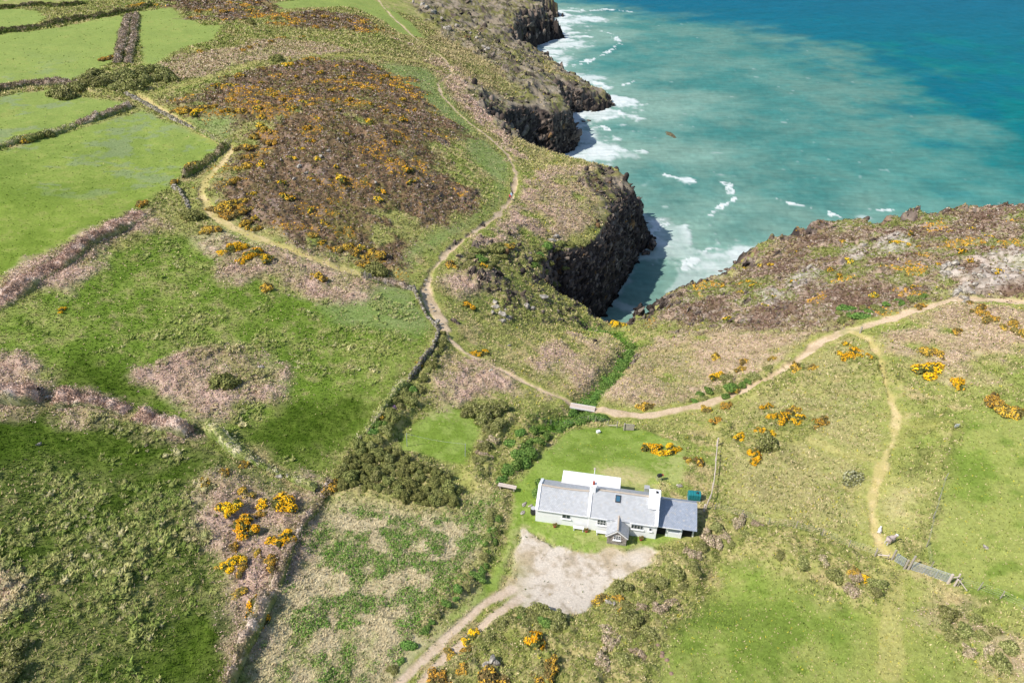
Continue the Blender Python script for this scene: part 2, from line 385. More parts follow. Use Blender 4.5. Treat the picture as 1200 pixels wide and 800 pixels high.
def paint(x, y, M, s, w, u, slope=None, Z=None):
    """base colour of the land at points (linear rgb)"""
    n1 = fbm(x, y, 9, 4, 41); n2 = fbm(x, y, 1.7, 3, 52); n3 = fbm(x, y, .45, 2, 63); n4 = fbm(x, y, 28, 3, 71)
    n2b = fbm(x * .6 + y * .8, (-x * .8 + y * .6) * .35, 1.5, 3, 57)
    def c(r, g, b): return lin((r, g, b))[None, :]
    o = np.ones((x.size, 1))
    g_olive, g_green, g_tan, g_dark = c(150, 150, 88), c(132, 142, 72), c(184, 164, 124), c(98, 100, 56)
    base = mix(g_olive * o, g_green * o, sm(-.5, .6, n1 + n4 * .5))
    base = mix(base, g_tan * o, sm(.05, .8, n2b * .7 + n1 * .4 + n3 * .3) * .75)
    base = mix(base, g_dark * o, sm(.1, .8, -n2 * .8 - n3 * .4) * .55)
    base = mix(base, mix(c(158, 140, 108) * o, c(136, 132, 84) * o, sm(-.4, .5, n1 + n2 * .5)), sm(165, 235, y) * sm(-70, -25, x) * .75)
    def lay(k, col, amt=1.0):
        nonlocal base
        base = mix(base, col, M[k] * amt)
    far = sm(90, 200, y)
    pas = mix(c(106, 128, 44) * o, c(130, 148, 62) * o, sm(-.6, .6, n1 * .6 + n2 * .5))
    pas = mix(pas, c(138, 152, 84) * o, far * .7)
    pas = mix(pas, c(148, 150, 84) * o, sm(.3, .9, n2 * .7 + n3 * .4 + n1 * .3) * .5)
    fl = sm(.3, .8, fbm(x, y, 7, 3, 87) + .5 * fbm(x, y, 1.2, 2, 88)) * sm(-10, -40, x) * sm(110, 130, y) * sm(240, 190, y)
    pas = mix(pas, c(128, 138, 120) * o, fl * .38)
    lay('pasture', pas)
    mea = mix(c(106, 130, 46) * o, c(134, 146, 72) * o, sm(-.4, .5, n1 * .5 + n2 * .5))
    mea = mix(mea, c(160, 150, 104) * o, sm(.15, .8, n2 * .7 + n3 * .4) * .55)
    lay('meadow', mea)
    low = mix(c(98, 112, 50) * o, c(130, 132, 78) * o, sm(-.3, .6, n2 * .6 + n3 * .5 + n1 * .2))
    lay('lowfield', low)
    lay('lush', mix(c(66, 88, 20) * o, c(86, 106, 34) * o, sm(-.5, .5, n2 + n3)), .95)
    law = mix(c(118, 140, 56) * o, c(136, 154, 74) * o, sm(-.5, .5, n2 + n1 * .4))
    law = mix(law, c(190, 180, 130) * o, sm(.35, .9, n1 + n3 * .4) * .35)
    lay('lawn', law)
    rf = mix(c(120, 138, 60) * o, c(144, 150, 82) * o, sm(-.5, .5, n1 * .6 + n2 * .5))
    rf = mix(rf, c(104, 124, 50) * o, sm(.2, .8, -n2) * .6)
    lay('rightfield', rf)
    lay('greenstrip', mix(c(138, 150, 96) * o, c(120, 140, 78) * o, sm(-.5, .5, n2)), .8)
    lay('paleturf', mix(c(170, 168, 104) * o, c(182, 170, 122) * o, sm(-.5, .5, n2)), .75)
    dg = mix(c(176, 160, 122) * o, c(132, 134, 74) * o, sm(-.2, .6, n2b * .8 + n1 * .5))
    dg = mix(dg, c(104, 120, 50) * o, sm(.1, .7, n2 + n1 * .6) * .7)
    base = mix(base, dg, M['deadgrass'] * np.where(x > 0, .35, .7))
    dl = mix(c(196, 182, 148) * o, c(136, 146, 80) * o, sm(.0, .6, n1 * .6 + n2 * .5 - .1))
    base = mix(base, dl, M['deadgrass'] * sm(2, -4, x) * .85)
    br = mix(c(196, 168, 150) * o, c(164, 138, 120) * o, sm(-.5, .5, n2b + n3 * .4))
    br = mix(br, c(136, 134, 78) * o, sm(.2, .8, n1 + n2 * .5) * .55)
    lay('bracken', br)
    he = mix(c(132, 108, 84) * o, c(106, 90, 66) * o, sm(-.5, .5, n2b + n3 * .4))
    he = mix(he, c(150, 130, 118) * o, sm(.3, .8, n2 * .6 + n1 * .6) * .7)
    he = mix(he, c(112, 112, 54) * o, sm(.15, .7, -n1 + n2 * .4) * .6)
    hw_ = mix(c(168, 146, 128) * o, c(136, 120, 88) * o, sm(-.4, .5, n2b + n3 * .4))
    hw_ = mix(hw_, c(124, 130, 66) * o, sm(-.1, .5, n1 + n2 * .5) * .8)
    hw_ = mix(hw_, c(106, 84, 70) * o, sm(.0, .6, -n1 + n4 * .5 + n2 * .4) * .75)
    hw_ = mix(hw_, c(196, 180, 164) * o, sm(.35, .9, n2 + n3 * .3) * .5)
    he = mix(he, hw_, sm(10, 40, x))
    lay('heather', he)
    sc = mix(c(128, 130, 70) * o, c(164, 152, 104) * o, sm(-.5, .5, n2 + n3 * .5))
    lay('scrub', sc, .85)
    rk_ = ridged(x, y, 7, 4, 79)
    ro = mix(c(140, 128, 112) * o, c(112, 112, 62) * o, sm(.25, .6, rk_ + n1 * .25))
    ro = mix(ro, c(88, 78, 72) * o, sm(.55, .8, rk_ - n2 * .1))
    ro = mix(ro, c(176, 166, 152) * o, sm(.35, .9, n2 * .7 + n3 * .5) * .6)
    lay('rocky', ro, .9)
    lay('worn', mix(c(190, 176, 130) * o, c(150, 160, 84) * o, sm(-.4, .5, n2 + n3 * .6)), .75)
    st = sm(1.8, .5, M['stream_d'] + n2 * .8)
    base = mix(base, c(84, 118, 40) * o, st * .8)
    # paths
    for nm in ('coast', 'track'):
        base = mix(base, mix(c(158, 156, 86) * o, c(140, 146, 76) * o, sm(-.5, .5, n2)), M[nm + 'verge'] * .55)
        base = mix(base, mix(c(212, 186, 160) * o, c(192, 166, 138) * o, sm(-.4, .6, n2 + n3 * .5)), M[nm + 'soil'] * .85)
        base = mix(base, mix(c(200, 180, 132) * o, c(180, 166, 108) * o, sm(-.4, .5, n2 + n1)), M[nm + 'grassy'] * .95)
        base = mix(base, c(178, 168, 110) * o, M[nm + 'faint'] * .5)
    gr = mix(c(200, 189, 174) * o, c(180, 166, 148) * o, sm(-.3, .7, n2 * .6 + n3 * .6))
    gr = mix(gr, c(170, 150, 116) * o, sm(.25, .9, n1 + n2 * .4) * .55)
    gr = mix(gr, c(150, 140, 120) * o, sm(.5, .9, n3 + n2 * .3) * .5)
    # the drive below the yard: worn wheel tracks with grass between
    drv = sm(49.5, 46.5, y) * sm(3, -2, x)
    mid = mix(c(168, 152, 108) * o, c(136, 142, 70) * o, sm(-.4, .5, n2))
    gr = mix(gr, mid, drv * (1 - M['ruts']))
    gr = mix(gr, c(204, 178, 150) * o, drv * M['ruts'] * .7)
    base = mix(base, gr, M['yard'])
    base = mix(base, c(184, 168, 130) * o, sm(.9, .15, np.abs(M['yard_d'])) * .35 * sm(-.4, .6, n3 + n1))
    pr = mix(c(196, 188, 178) * o, c(140, 130, 118) * o, sm(-.2, .6, n2 + n3 * .6))
    lay('barerock', pr, .6)
    # cliffs
    if slope is not None:
        rockm = sm(.75, 1.25, slope + n2 * .18) * sm(48, 30, s)
        rockm = np.maximum(rockm, sm(.32, .12, u + n2 * .05) * (s > -30) * (s < 60))
    else:
        rockm = sm(.55, .35, u + n2 * .06) * (s < 60)
    zz = np.asarray(Z) if Z is not None else x * 0
    rn = ridged(x + zz * .8, y + zz * 1.3, 6, 4, 77); n2r = fbm(x * .7 + zz * 1.1, y * .7 - zz * .9, 2.2, 3, 78)
    rc = mix(c(116, 102, 92) * o, c(58, 50, 48) * o, sm(.25, .7, rn))
    rc = mix(rc, c(150, 138, 126) * o, sm(.1, .8, n2r + n1 * .4) * .55)
    rc = mix(rc, c(150, 112, 70) * o, sm(.3, .8, n1) * .35)
    rc = mix(rc, c(34, 31, 31) * o, sm(5, .5, s + n2) * .8)
    base = mix(base, rc, rockm)
    return np.clip(base, .004, .95), rockm
# ------------------------------------------------------------------ mesh helpers
def mesh_np(name, V, F, col=None, smooth=False, mats=(), midx=None):
    """mesh data from arrays; F is a list of (n,k) index arrays"""
    me = bpy.data.meshes.new(name)
    me.vertices.add(len(V)); me.vertices.foreach_set('co', np.ascontiguousarray(V, np.float32).ravel())
    F = [f for f in F if len(f)]
    loops = np.concatenate([f.ravel() for f in F]).astype(np.int32)
    starts = []; o = 0
    for f in F:
        starts.append(o + np.arange(len(f)) * f.shape[1]); o += f.size
    starts = np.concatenate(starts).astype(np.int32)
    me.loops.add(len(loops)); me.loops.foreach_set('vertex_index', loops)
    me.polygons.add(len(starts)); me.polygons.foreach_set('loop_start', starts)
    if midx is not None: me.polygons.foreach_set('material_index', np.asarray(midx, np.int32))
    if smooth: me.polygons.foreach_set('use_smooth', np.ones(len(starts), bool))
    me.update(calc_edges=True)
    if col is not None:
        a = me.color_attributes.new('Col', 'FLOAT_COLOR', 'POINT')
        c4 = np.ones((len(V), 4), np.float32); c4[:, :3] = col
        a.data.foreach_set('color', c4.ravel())
    for m in mats: me.materials.append(m)
    return me

def link(name, me, parent=None, loc=None):
    o = bpy.data.objects.new(name, me); COL.objects.link(o)
    if parent is not None: o.parent = parent
    if loc is not None: o.location = loc
    return o

def empty(name, loc=(0, 0, 0), rz=0.):
    o = bpy.data.objects.new(name, None); COL.objects.link(o)
    o.empty_display_size = .3; o.location = loc; o.rotation_euler = (0, 0, rz)
    return o

def tag(o, label=None, cat=None, group=None, kind=None):
    if label: o['label'] = label
    if cat: o['category'] = cat
    if group: o['group'] = group
    if kind: o['kind'] = kind
    return o

# ------------------------------------------------------------------ materials
def new_mat(name):
    m = bpy.data.materials.new(name); m.use_nodes = True
    nt = m.node_tree; b = nt.nodes['Principled BSDF']
    return m, nt, b

def node(nt, t, **kw):
    n = nt.nodes.new(t)
    for k, v in kw.items():
        if k in n.bl_rna.properties.keys(): setattr(n, k, v)
        else: n.inputs[k].default_value = v
    return n

def attr_mat(name, rough=.95, spec=.15, vary=.35, scale=3.0, bump=.0, bscale=4.0, hue=0., trans=0.):
    """vertex colour times fine procedural variation"""
    m, nt, b = new_mat(name); L = nt.links.new
    a = node(nt, 'ShaderNodeAttribute', attribute_name='Col')
    tc = node(nt, 'ShaderNodeTexCoord')
    n = node(nt, 'ShaderNodeTexNoise', Scale=scale, Detail=4.0, Roughness=.65)
    L(tc.outputs['Object'], n.inputs['Vector'])
    mr = node(nt, 'ShaderNodeMapRange'); L(n.outputs['Fac'], mr.inputs['Value'])
    mr.inputs['From Min'].default_value = .3; mr.inputs['From Max'].default_value = .7
    mr.inputs['To Min'].default_value = 1 - vary; mr.inputs['To Max'].default_value = 1 + vary
    mx = node(nt, 'ShaderNodeMix', data_type='RGBA', blend_type='MULTIPLY'); mx.inputs['Factor'].default_value = 1
    L(a.outputs['Color'], mx.inputs['A']); L(mr.outputs['Result'], mx.inputs['B'])
    out = mx.outputs['Result']
    if hue:
        oi = node(nt, 'ShaderNodeObjectInfo')
        hs = node(nt, 'ShaderNodeHueSaturation')
        r1 = node(nt, 'ShaderNodeMapRange'); L(oi.outputs['Random'], r1.inputs['Value'])
        r1.inputs['To Min'].default_value = .5 - hue; r1.inputs['To Max'].default_value = .5 + hue
        ml = node(nt, 'ShaderNodeMath', operation='MULTIPLY_ADD'); L(oi.outputs['Random'], ml.inputs[0])
        ml.inputs[1].default_value = .3; ml.inputs[2].default_value = .85
        L(r1.outputs['Result'], hs.inputs['Hue']); L(ml.outputs[0], hs.inputs['Value']); L(out, hs.inputs['Color'])
        out = hs.outputs['Color']
    L(out, b.inputs['Base Color'])
    b.inputs['Roughness'].default_value = rough; b.inputs['Specular IOR Level'].default_value = spec
    if bump:
        bn = node(nt, 'ShaderNodeTexNoise', Scale=bscale, Detail=5.0, Roughness=.7)
        L(tc.outputs['Object'], bn.inputs['Vector'])
        bp = node(nt, 'ShaderNodeBump', Strength=bump, Distance=.15)
        L(bn.outputs['Fac'], bp.inputs['Height']); L(bp.outputs['Normal'], b.inputs['Normal'])
    return m

def plain_mat(name, rgb, rough=.8, spec=.3, vary=.15, scale=2.0, metal=0., bump=0.):
    m, nt, b = new_mat(name); L = nt.links.new
    tc = node(nt, 'ShaderNodeTexCoord')
    n = node(nt, 'ShaderNodeTexNoise', Scale=scale, Detail=5.0, Roughness=.6)
    L(tc.outputs['Object'], n.inputs['Vector'])
    cr = node(nt, 'ShaderNodeMix', data_type='RGBA')
    L(n.outputs['Fac'], cr.inputs['Factor'])
    cr.inputs['A'].default_value = (*[c * (1 - vary) for c in rgb], 1); cr.inputs['B'].default_value = (*[min(1, c * (1 + vary)) for c in rgb], 1)
    L(cr.outputs['Result'], b.inputs['Base Color'])
    b.inputs['Roughness'].default_value = rough; b.inputs['Specular IOR Level'].default_value = spec; b.inputs['Metallic'].default_value = metal
    if bump:
        bp = node(nt, 'ShaderNodeBump', Strength=bump, Distance=.05)
        L(n.outputs['Fac'], bp.inputs['Height']); L(bp.outputs['Normal'], b.inputs['Normal'])
    return m

M_GROUND = attr_mat('ground_cover', .95, .1, .22, 2.6, .5, 3.0)
M_CLIFF = attr_mat('cliff_rock', .9, .2, .5, .6, 1.0, 1.1)
M_PATH = attr_mat('worn_soil', .95, .1, .18, 5.0, .3, 6.0)
M_BLADE = attr_mat('blades', .9, .12, .15, 1.0)
M_LEAF = attr_mat('shrub_leaves', .85, .15, .15, 2.0, hue=.012)
M_ROCK = attr_mat('weathered_stone', .9, .2, .35, 2.2, .6, 5.0)

# ------------------------------------------------------------------ the land
ORG_Y = -45.0
def fan(r, th):
    Rr, Th = np.meshgrid(r, th, indexing='ij')
    return Rr * np.sin(Th), ORG_Y + Rr * np.cos(Th)

def grow(r0, r1, f0, f1):
    out = [r0]
    while out[-1] < r1:
        t = math.log(out[-1] / r0) / math.log(r1 / r0)
        out.append(out[-1] * (1 + f0 + (f1 - f0) * t))
    return np.array(out)

QUAL = 1.0
r_d = grow(72, 640, .00165 / QUAL, .0026 / QUAL)
r_all = np.concatenate([np.linspace(8, 71, 40), r_d, np.geomspace(650, 2400, 24)])
th_d = np.linspace(R(-38), R(37), int(1080 * QUAL))
th_all = np.concatenate([np.linspace(R(-80), R(-38.6), 50), th_d, np.linspace(R(37.6), R(80), 50)])
GX_, GY_ = fan(r_all, th_all)
shape = GX_.shape
gx, gy = GX_.ravel(), GY_.ravel()
H0, Ss, Ww, Uu = height(gx, gy, True)
COV = cover(gx, gy, Ss)

def micro(x, y, M, s, u):
    flat = np.clip(M['yard'] + M['lawn'] + M['coastsoil'] + M['tracksoil'] + M['coastgrassy'] + M['trackgrassy'] + .0, 0, 1)
    smoothf = np.clip(np.maximum.reduce([M['pasture'] * .85, M['rightfield'] * .55, M['meadow'] * .35, M['greenstrip'] * .6, flat]), 0, 1)
    a = 1 - smoothf
    lump = fbm(x, y, 2.6, 3, 101); lump2 = fbm(x, y, .9, 2, 102); big = fbm(x, y, 14, 3, 103)
    h = a * (.16 * lump + .07 * lump2) + .35 * big * (1 - flat) * sm(.9, 1.0, u)
    br = M['bracken'] * (1 - flat); h = h + br * (.22 * np.abs(lump) + .18 * sm(-.5, .5, lump2) + .25)
    he = M['heather'] * (1 - flat); h = h + he * (.9 * fbm(x, y, 9, 3, 104) + .45 * np.abs(lump) + .25 * lump2)
    h = h + M['scrub'] * (1 - flat) * (.35 + .5 * np.abs(lump) + .2 * lump2)
    h = h + M['rocky'] * (ridged(x, y, 11, 4, 111) * 4.0 - 1.4 + .8 * ridged(x, y, 2.5, 3, 112)) * sm(0, .5, u) * sm(0, 14, s)
    h = h + M['barerock'] * (ridged(x, y, 3, 3, 110) * 1.3 - .2)
    lf = M['lowfield'] * (1 - M['lush'] * .85); h = h + lf * (.22 * sm(.1, .7, fbm(x, y, 1.3, 2, 105)))
    h = h - .12 * np.clip(M['coastsoil'] + M['trackgrassy'] + M['coastgrassy'], 0, 1) - .05 * M['yard'] - .05 * M['ruts']
    sd = M['stream_d']; h = h - 1.3 * sm(3.2, .4, sd)
    # gorse moor is broken by low rock ledges that face the path
    return h * sm(.0, .3, u) * (1 - M['house'] * 1.0)

land = H0 + micro(gx, gy, COV, Ss, Uu)
HG = land.reshape(shape)
dr = np.gradient(r_all)[:, None]
d_r = np.gradient(HG, axis=0) / dr
d_t = np.gradient(HG, axis=1) / (np.gradient(th_all)[None, :] * r_all[:, None])
SLOPE = np.sqrt(d_r ** 2 + d_t ** 2).ravel()
LCOL, ROCKM = paint(gx, gy, COV, Ss, Ww, Uu, SLOPE, land)
nr, nth = shape
idx = np.arange(nr * nth).reshape(shape)
Q = np.stack([idx[:-1, :-1], idx[:-1, 1:], idx[1:, 1:], idx[1:, :-1]], -1).reshape(-1, 4)[:, ::-1]
pathm = np.clip(np.maximum.reduce([COV['coastsoil'], COV['coastgrassy']]), 0, 1)
trackm = np.clip(np.maximum(COV['trackgrassy'], COV['tracksoil']), 0, 1)
def fm(v): return v[Q].mean(1)
cls = np.zeros(len(Q), np.int8)
cls[fm(ROCKM) > .5] = 1
cls[fm(trackm) > .5] = 3
cls[fm(pathm) > .5] = 2
cls[fm(COV['yard']) > .5] = 4
below = (fm(land) < -3.5)
V = np.stack([gx, gy, land], 1)
for k, (nm, mt) in enumerate([('ground', M_GROUND), ('cliff', M_CLIFF), ('coast_path', M_PATH), ('grass_track', M_PATH), ('gravel_drive', M_PATH)]):
    q = Q[(cls == k) & ~below]
    if not len(q): continue
    used, inv = np.unique(q, return_inverse=True)
    o = link(nm, mesh_np(nm, V[used], [inv.reshape(-1, 4)], LCOL[used], True, [mt]))
    tag(o, kind='structure')

# broken rock standing out of the cliff faces and the rocky coast: part of the cliff itself
def crag_templates(n):
    out = []
    for sd_ in range(n):
        bm = bmesh.new(); bmesh.ops.create_icosphere(bm, subdivisions=2, radius=1)
        Vt = np.array([v.co[:] for v in bm.verts]); Ft = np.array([[v.index for v in f.verts] for f in bm.faces]); bm.free()
        rg = np.random.default_rng(500 + sd_)
        for _ in range(13):
            d = rg.normal(size=3); d /= np.linalg.norm(d); k = rg.uniform(.22, .6)
            Vt = Vt - np.maximum(Vt @ d - k, 0)[:, None] * d
        Vt = Vt + rg.normal(0, .05, Vt.shape)
        out.append((Vt, Ft))
    return out
CT = crag_templates(8)
A3 = np.linalg.norm(np.cross(V[Q[:, 2]] - V[Q[:, 0]], V[Q[:, 3]] - V[Q[:, 1]]), axis=1) * .5
fc_ = V[Q].mean(1)
fd = np.hypot(fc_[:, 0], fc_[:, 1]); fang = np.abs(np.arctan2(fc_[:, 0], fc_[:, 1] - ORG_Y))
fs, frk, fro = fm(Ss), fm(ROCKM), fm(COV['rocky'])
fsl = fm(SLOPE)
wt = A3 * (frk > .5) * (fs > -3) * (fs < 60) * (fd > 90) * (fd < 680) * (fang < R(39)) * (fc_[:, 2] > -1.5) / np.maximum(fd / 170, .6) ** 2 * np.clip(fsl, .4, 2) * np.where(fc_[:, 0] > 48, .05, 1)
wo = A3 * (fro > .6) * (frk <= .5) * (fs > 2) * (ridged(fc_[:, 0], fc_[:, 1], 7, 4, 79) > .56) * (fd > 90) * (fang < R(39)) / np.maximum(fd / 170, .6) ** 2
we = A3 * (fc_[:, 0] > 40) * (fs > 0) * (fs < 9) * (fang < R(38)) * .5
js = np.concatenate([RNG.choice(len(wt), 12000, p=wt / wt.sum()), RNG.choice(len(wo), 700, p=wo / wo.sum()), RNG.choice(len(we), 12, p=we / we.sum())])
Vs, Fs, Cs = [], [], []; off = 0
rpal = np.array([lin(c_) for c_ in [(118, 104, 94), (92, 82, 76), (140, 126, 114), (72, 64, 60), (160, 146, 132), (140, 110, 76)]]) * .66
tk = RNG.integers(0, len(CT), len(js))
for k in range(len(CT)):
    J_ = js[tk == k]; n_ = len(J_); Vt, Ft = CT[k]
    dist_ = np.clip(fd[J_] / 170, .62, 1.7)
    r_ = dist_ * np.minimum(RNG.gamma(2.2, .30, n_), 1.25) + .22
    sc_ = np.stack([r_ * RNG.uniform(1.0, 1.9, n_), r_ * RNG.uniform(.45, .8, n_), r_ * RNG.uniform(.6, 1.3, n_)], 1)
    P_ = Vt[None] * sc_[:, None, :]
    til = R(38) + RNG.normal(0, .22, n_); az = R(25) + RNG.normal(0, .5, n_)
    ct, st = np.cos(til)[:, None], np.sin(til)[:, None]
    X_, Y_, Z_ = P_[..., 0] * ct - P_[..., 2] * st, P_[..., 1], P_[..., 0] * st + P_[..., 2] * ct
    ca, sa = np.cos(az)[:, None], np.sin(az)[:, None]
    P_ = np.stack([X_ * ca - Y_ * sa, X_ * sa + Y_ * ca, Z_], -1) + (fc_[J_] - np.stack([r_ * .25, r_ * .1, r_ * .3], 1))[:, None, :]
    cc_ = rpal[RNG.choice(6, n_, p=[.28, .24, .18, .16, .11, .03])] * RNG.uniform(.75, 1.2, (n_, 1))
    wetm = sm(3.5, .3, fc_[J_, 2])[:, None]; cc_ = cc_ * (1 - wetm * .7)
    Vs.append(P_.reshape(-1, 3)); Fs.append((np.arange(n_)[:, None, None] * len(Vt) + Ft[None]).reshape(-1, 3) + off); Cs.append(np.repeat(cc_, len(Vt), 0)); off += n_ * len(Vt)
tag(link('cliff_crags', mesh_np('cliff_crags', np.concatenate(Vs), [np.concatenate(Fs)], np.concatenate(Cs), False, [M_CLIFF])), kind='structure')

# quick lookup of the finished land for standing things on it
_lr = np.log(r_all)
def land_z(x, y):
    x = np.atleast_1d(np.asarray(x, float)); y = np.atleast_1d(np.asarray(y, float))
    r = np.hypot(x, y - ORG_Y); th = np.arctan2(x, y - ORG_Y)
    fi = np.interp(r, r_all, np.arange(nr)); fj = np.interp(th, th_all, np.arange(nth))
    i = np.clip(fi.astype(int), 0, nr - 2); j = np.clip(fj.astype(int), 0, nth - 2); a = fi - i; b = fj - j
    return (HG[i, j] * (1 - b) + HG[i, j + 1] * b) * (1 - a) + (HG[i + 1, j] * (1 - b) + HG[i + 1, j + 1] * b) * a

def on_land(px, py):
    p = ground(px, py)[0]
    return float(p[0]), float(p[1]), float(land_z(p[0], p[1])[0])

# ------------------------------------------------------------------ the sea
rs = np.concatenate([grow(125, 1500, .0032, .006), np.geomspace(1600, 9000, 20)])
ts_ = np.concatenate([np.linspace(R(-40), R(-9), 24), np.linspace(R(-8.5), R(40), 800), np.linspace(R(41), R(82), 40)])
sx_, sy_ = fan(rs, ts_)
sshape = sx_.shape; x, y = sx_.ravel(), sy_.ravel()
sS, sW, _, _ = shore(x, y)
dsea = -sS
def seapts(p):
    a = np.array(p, float); X, Y = at(a[:, 0], a[:, 1], 0.); return np.stack([X, Y], 1)
wn = fbm(x, y, 26, 4, 201, .6); wn2 = fbm(x, y, 7, 4, 202, .62); wn3 = fbm(x, y, 1.8, 2, 203)
DEEP = seapts([(500,-40),(640,-20),(690,0),(760,14),(800,19),(851,28),(905,40),(940,50),(968,62),(1000,72),(1034,84),(1060,110),(1092,138),(1118,168),(1150,202),(1215,224),(1400,230),(2000,200),(2000,-40)])
dp = boxed(lambda a, b: poly_sd(a, b, DEEP), x, y, DEEP, 400, -400)
deep = sm(-42, 40, dp + wn * 24 + wn2 * 7 + 14 * fbm(x * .9 + y * .43, (y * .9 - x * .43) * 4, 60, 3, 213))
def c(r, g, b): return lin((r, g, b), .84)[None, :]
o1 = np.ones((x.size, 1))
milk = mix(c(106, 150, 138) * o1, c(68, 134, 128) * o1, sm(-.7, .9, wn * .8 + wn2 * .3 + sm(150, 420, y) * .2))
near = sm(75, 5, dsea + wn * 26)
milk = mix(milk, c(146, 178, 162) * o1, near * .65)
# clearer greener water under the right hand headland
gb = sm(90, 170, x) * sm(330, 230, y)
milk = mix(milk, c(72, 146, 138) * o1, gb * .6)
dcol = mix(c(0, 120, 122) * o1, c(2, 110, 126) * o1, sm(-.4, .6, wn + sm(320, 620, y) * 1.2 - .2))
dcol = mix(dcol, c(4, 100, 132) * o1, sm(420, 800, y) * .7)
scol = mix(milk, dcol, deep)
streak = fbm(x * .9 + y * .43, (y * .9 - x * .43) * 5.0, 40, 4, 211)
scol = scol * (1 + .09 * streak + .06 * wn2 + .05 * wn3)[:, None]
foam = sm(.16, .55, ridged(x, y, 11, 4, 221) * 1.0 + wn2 * .32 - .38 + sm(26, 1, dsea + wn * 13) * .95 - .36) * sm(46, 20, dsea + wn * 6)
# exposed shores froth most
expo = sm(300, 330, y) + .55 * sm(172, 190, y) * sm(50, 60, x) + .7 * sm(250, 262, y) + .45 * sm(140, 160, y) * sm(35, 60, x)
foam = foam * np.clip(expo * 1.15, .4, 1)
FLINES = [([(670,81),(684,75),(700,67.6),(714,60),(724,52),(722,42),(706,37)], 1.3), ([(670,10),(690,13),(710,11),(740,14)], 2.2), ([(706,149),(713,153),(719,157)], 1.5),
          ([(800,315),(812,304),(822,298),(838,290)], 1.0), ([(850,215),(857,220),(862,232),(850,241),(838,245),(832,252)], 1.0),
          ([(905,232),(935,240),(960,243),(985,255)], .9), ([(655,74),(668,80),(690,70)], 2.0), ([(1020,246),(1050,247)], .5), ([(885,300),(872,312)], 1.0),
          ([(780,205),(800,211),(815,213)], .7), ([(770,262),(760,280),(755,300)], 2.0), ([(730,100),(742,96)], 1.0), ([(690,180),(716,174),(735,178)], 1.6)]
for P, wd in FLINES:
    P = seapts(P)
    d = boxed(lambda a, b: line_d(a, b, P)[0], x, y, P, 30, 99)
    foam = np.maximum(foam, sm(wd * 1.0, wd * .25, d + wn2 * wd * 2.2 + wn3 * wd * 1.1) * sm(-.9, -.1, wn2 + wn3 * .5 + .5))
FBLOBS = [(805,211,2.6,1.0), (700,178,9,1), (712,172,5,.8), (775,275,7,.55), (768,285,6,.9), (763,262,5,.6), (665,26,16,1), (690,22,14,.9), (668,52,12,.9), (660,70,8,.8), (640,60,12,1), (660,88,10,.9),
          (690,92,8,.8), (640,72,9,.8), (724,122,6,1), (700,134,9,.8), (670,148,8,.9), (690,160,9,.8), (650,190,7,1), (672,184,7,1), (862,300,6,.9), (874,293,4,.8), (842,316,5,.7), (735,182,4,.5), (1012,255,2,.5)]
for bx, by, rad, am in FBLOBS:
    (cx, cy), = seapts([(bx, by)])
    d = np.hypot(x - cx, y - cy) / rad
    m = d < 3
    foam[m] = np.maximum(foam[m], am * sm(1.35, .25, d[m] + wn2[m] * .75 + wn3[m] * .25))
caps = sm(.86, .97, vnoise(x, y * 2.2, 6, 231) * .7 + vnoise(x, y, 2.2, 232) * .3) * .35
foam = np.clip(np.maximum(foam, caps * (1 - deep)), 0, 1)
scol = mix(scol, (c(228, 236, 234)) * o1, foam * .97)
nsr, nst = sshape
ids = np.arange(nsr * nst).reshape(sshape)
Qs = np.stack([ids[:-1, :-1], ids[:-1, 1:], ids[1:, 1:], ids[1:, :-1]], -1).reshape(-1, 4)[:, ::-1]
Qs = Qs[(sS[Qs].min(1) < 12)]
used, inv = np.unique(Qs, return_inverse=True)
z = (.16 * wn2 + .10 * wn3) * sm(6000, 300, y) + .25 * foam
SV = np.stack([x, y, z], 1)[used]
m, nt, b = new_mat('sea_water'); L = nt.links.new
a = node(nt, 'ShaderNodeAttribute', attribute_name='Col')
tc = node(nt, 'ShaderNodeTexCoord')
mp = node(nt, 'ShaderNodeMapping'); mp.inputs['Rotation'].default_value = (0, 0, R(24)); mp.inputs['Scale'].default_value = (.12, .42, 1)
L(tc.outputs['Object'], mp.inputs['Vector'])
n1 = node(nt, 'ShaderNodeTexNoise', Scale=1.0, Detail=6.0, Roughness=.62); L(mp.outputs['Vector'], n1.inputs['Vector'])
mr = node(nt, 'ShaderNodeMapRange'); L(n1.outputs['Fac'], mr.inputs['Value'])
mr.inputs['From Min'].default_value = .3; mr.inputs['From Max'].default_value = .7; mr.inputs['To Min'].default_value = .86; mr.inputs['To Max'].default_value = 1.14
mx = node(nt, 'ShaderNodeMix', data_type='RGBA', blend_type='MULTIPLY'); mx.inputs['Factor'].default_value = 1
L(a.outputs['Color'], mx.inputs['A']); L(mr.outputs['Result'], mx.inputs['B']); L(mx.outputs['Result'], b.inputs['Base Color'])
b.inputs['Roughness'].default_value = .5; b.inputs['IOR'].default_value = 1.33; b.inputs['Specular IOR Level'].default_value = .06
bp = node(nt, 'ShaderNodeBump', Strength=.35, Distance=.6); L(n1.outputs['Fac'], bp.inputs['Height']); L(bp.outputs['Normal'], b.inputs['Normal'])
M_SEA = m
tag(link('sea', mesh_np('sea', SV, [inv.reshape(-1, 4)], scol[used], True, [M_SEA])), kind='structure')
# ------------------------------------------------------------------ ground vegetation that nobody could count
def unit(n, up=0.0):
    v = RNG.normal(size=(n, 3)); v /= np.linalg.norm(v, axis=1)[:, None]
    if up: v[:, 2] = np.abs(v[:, 2]) * up + v[:, 2] * (1 - up)
    return v / np.linalg.norm(v, axis=1)[:, None]

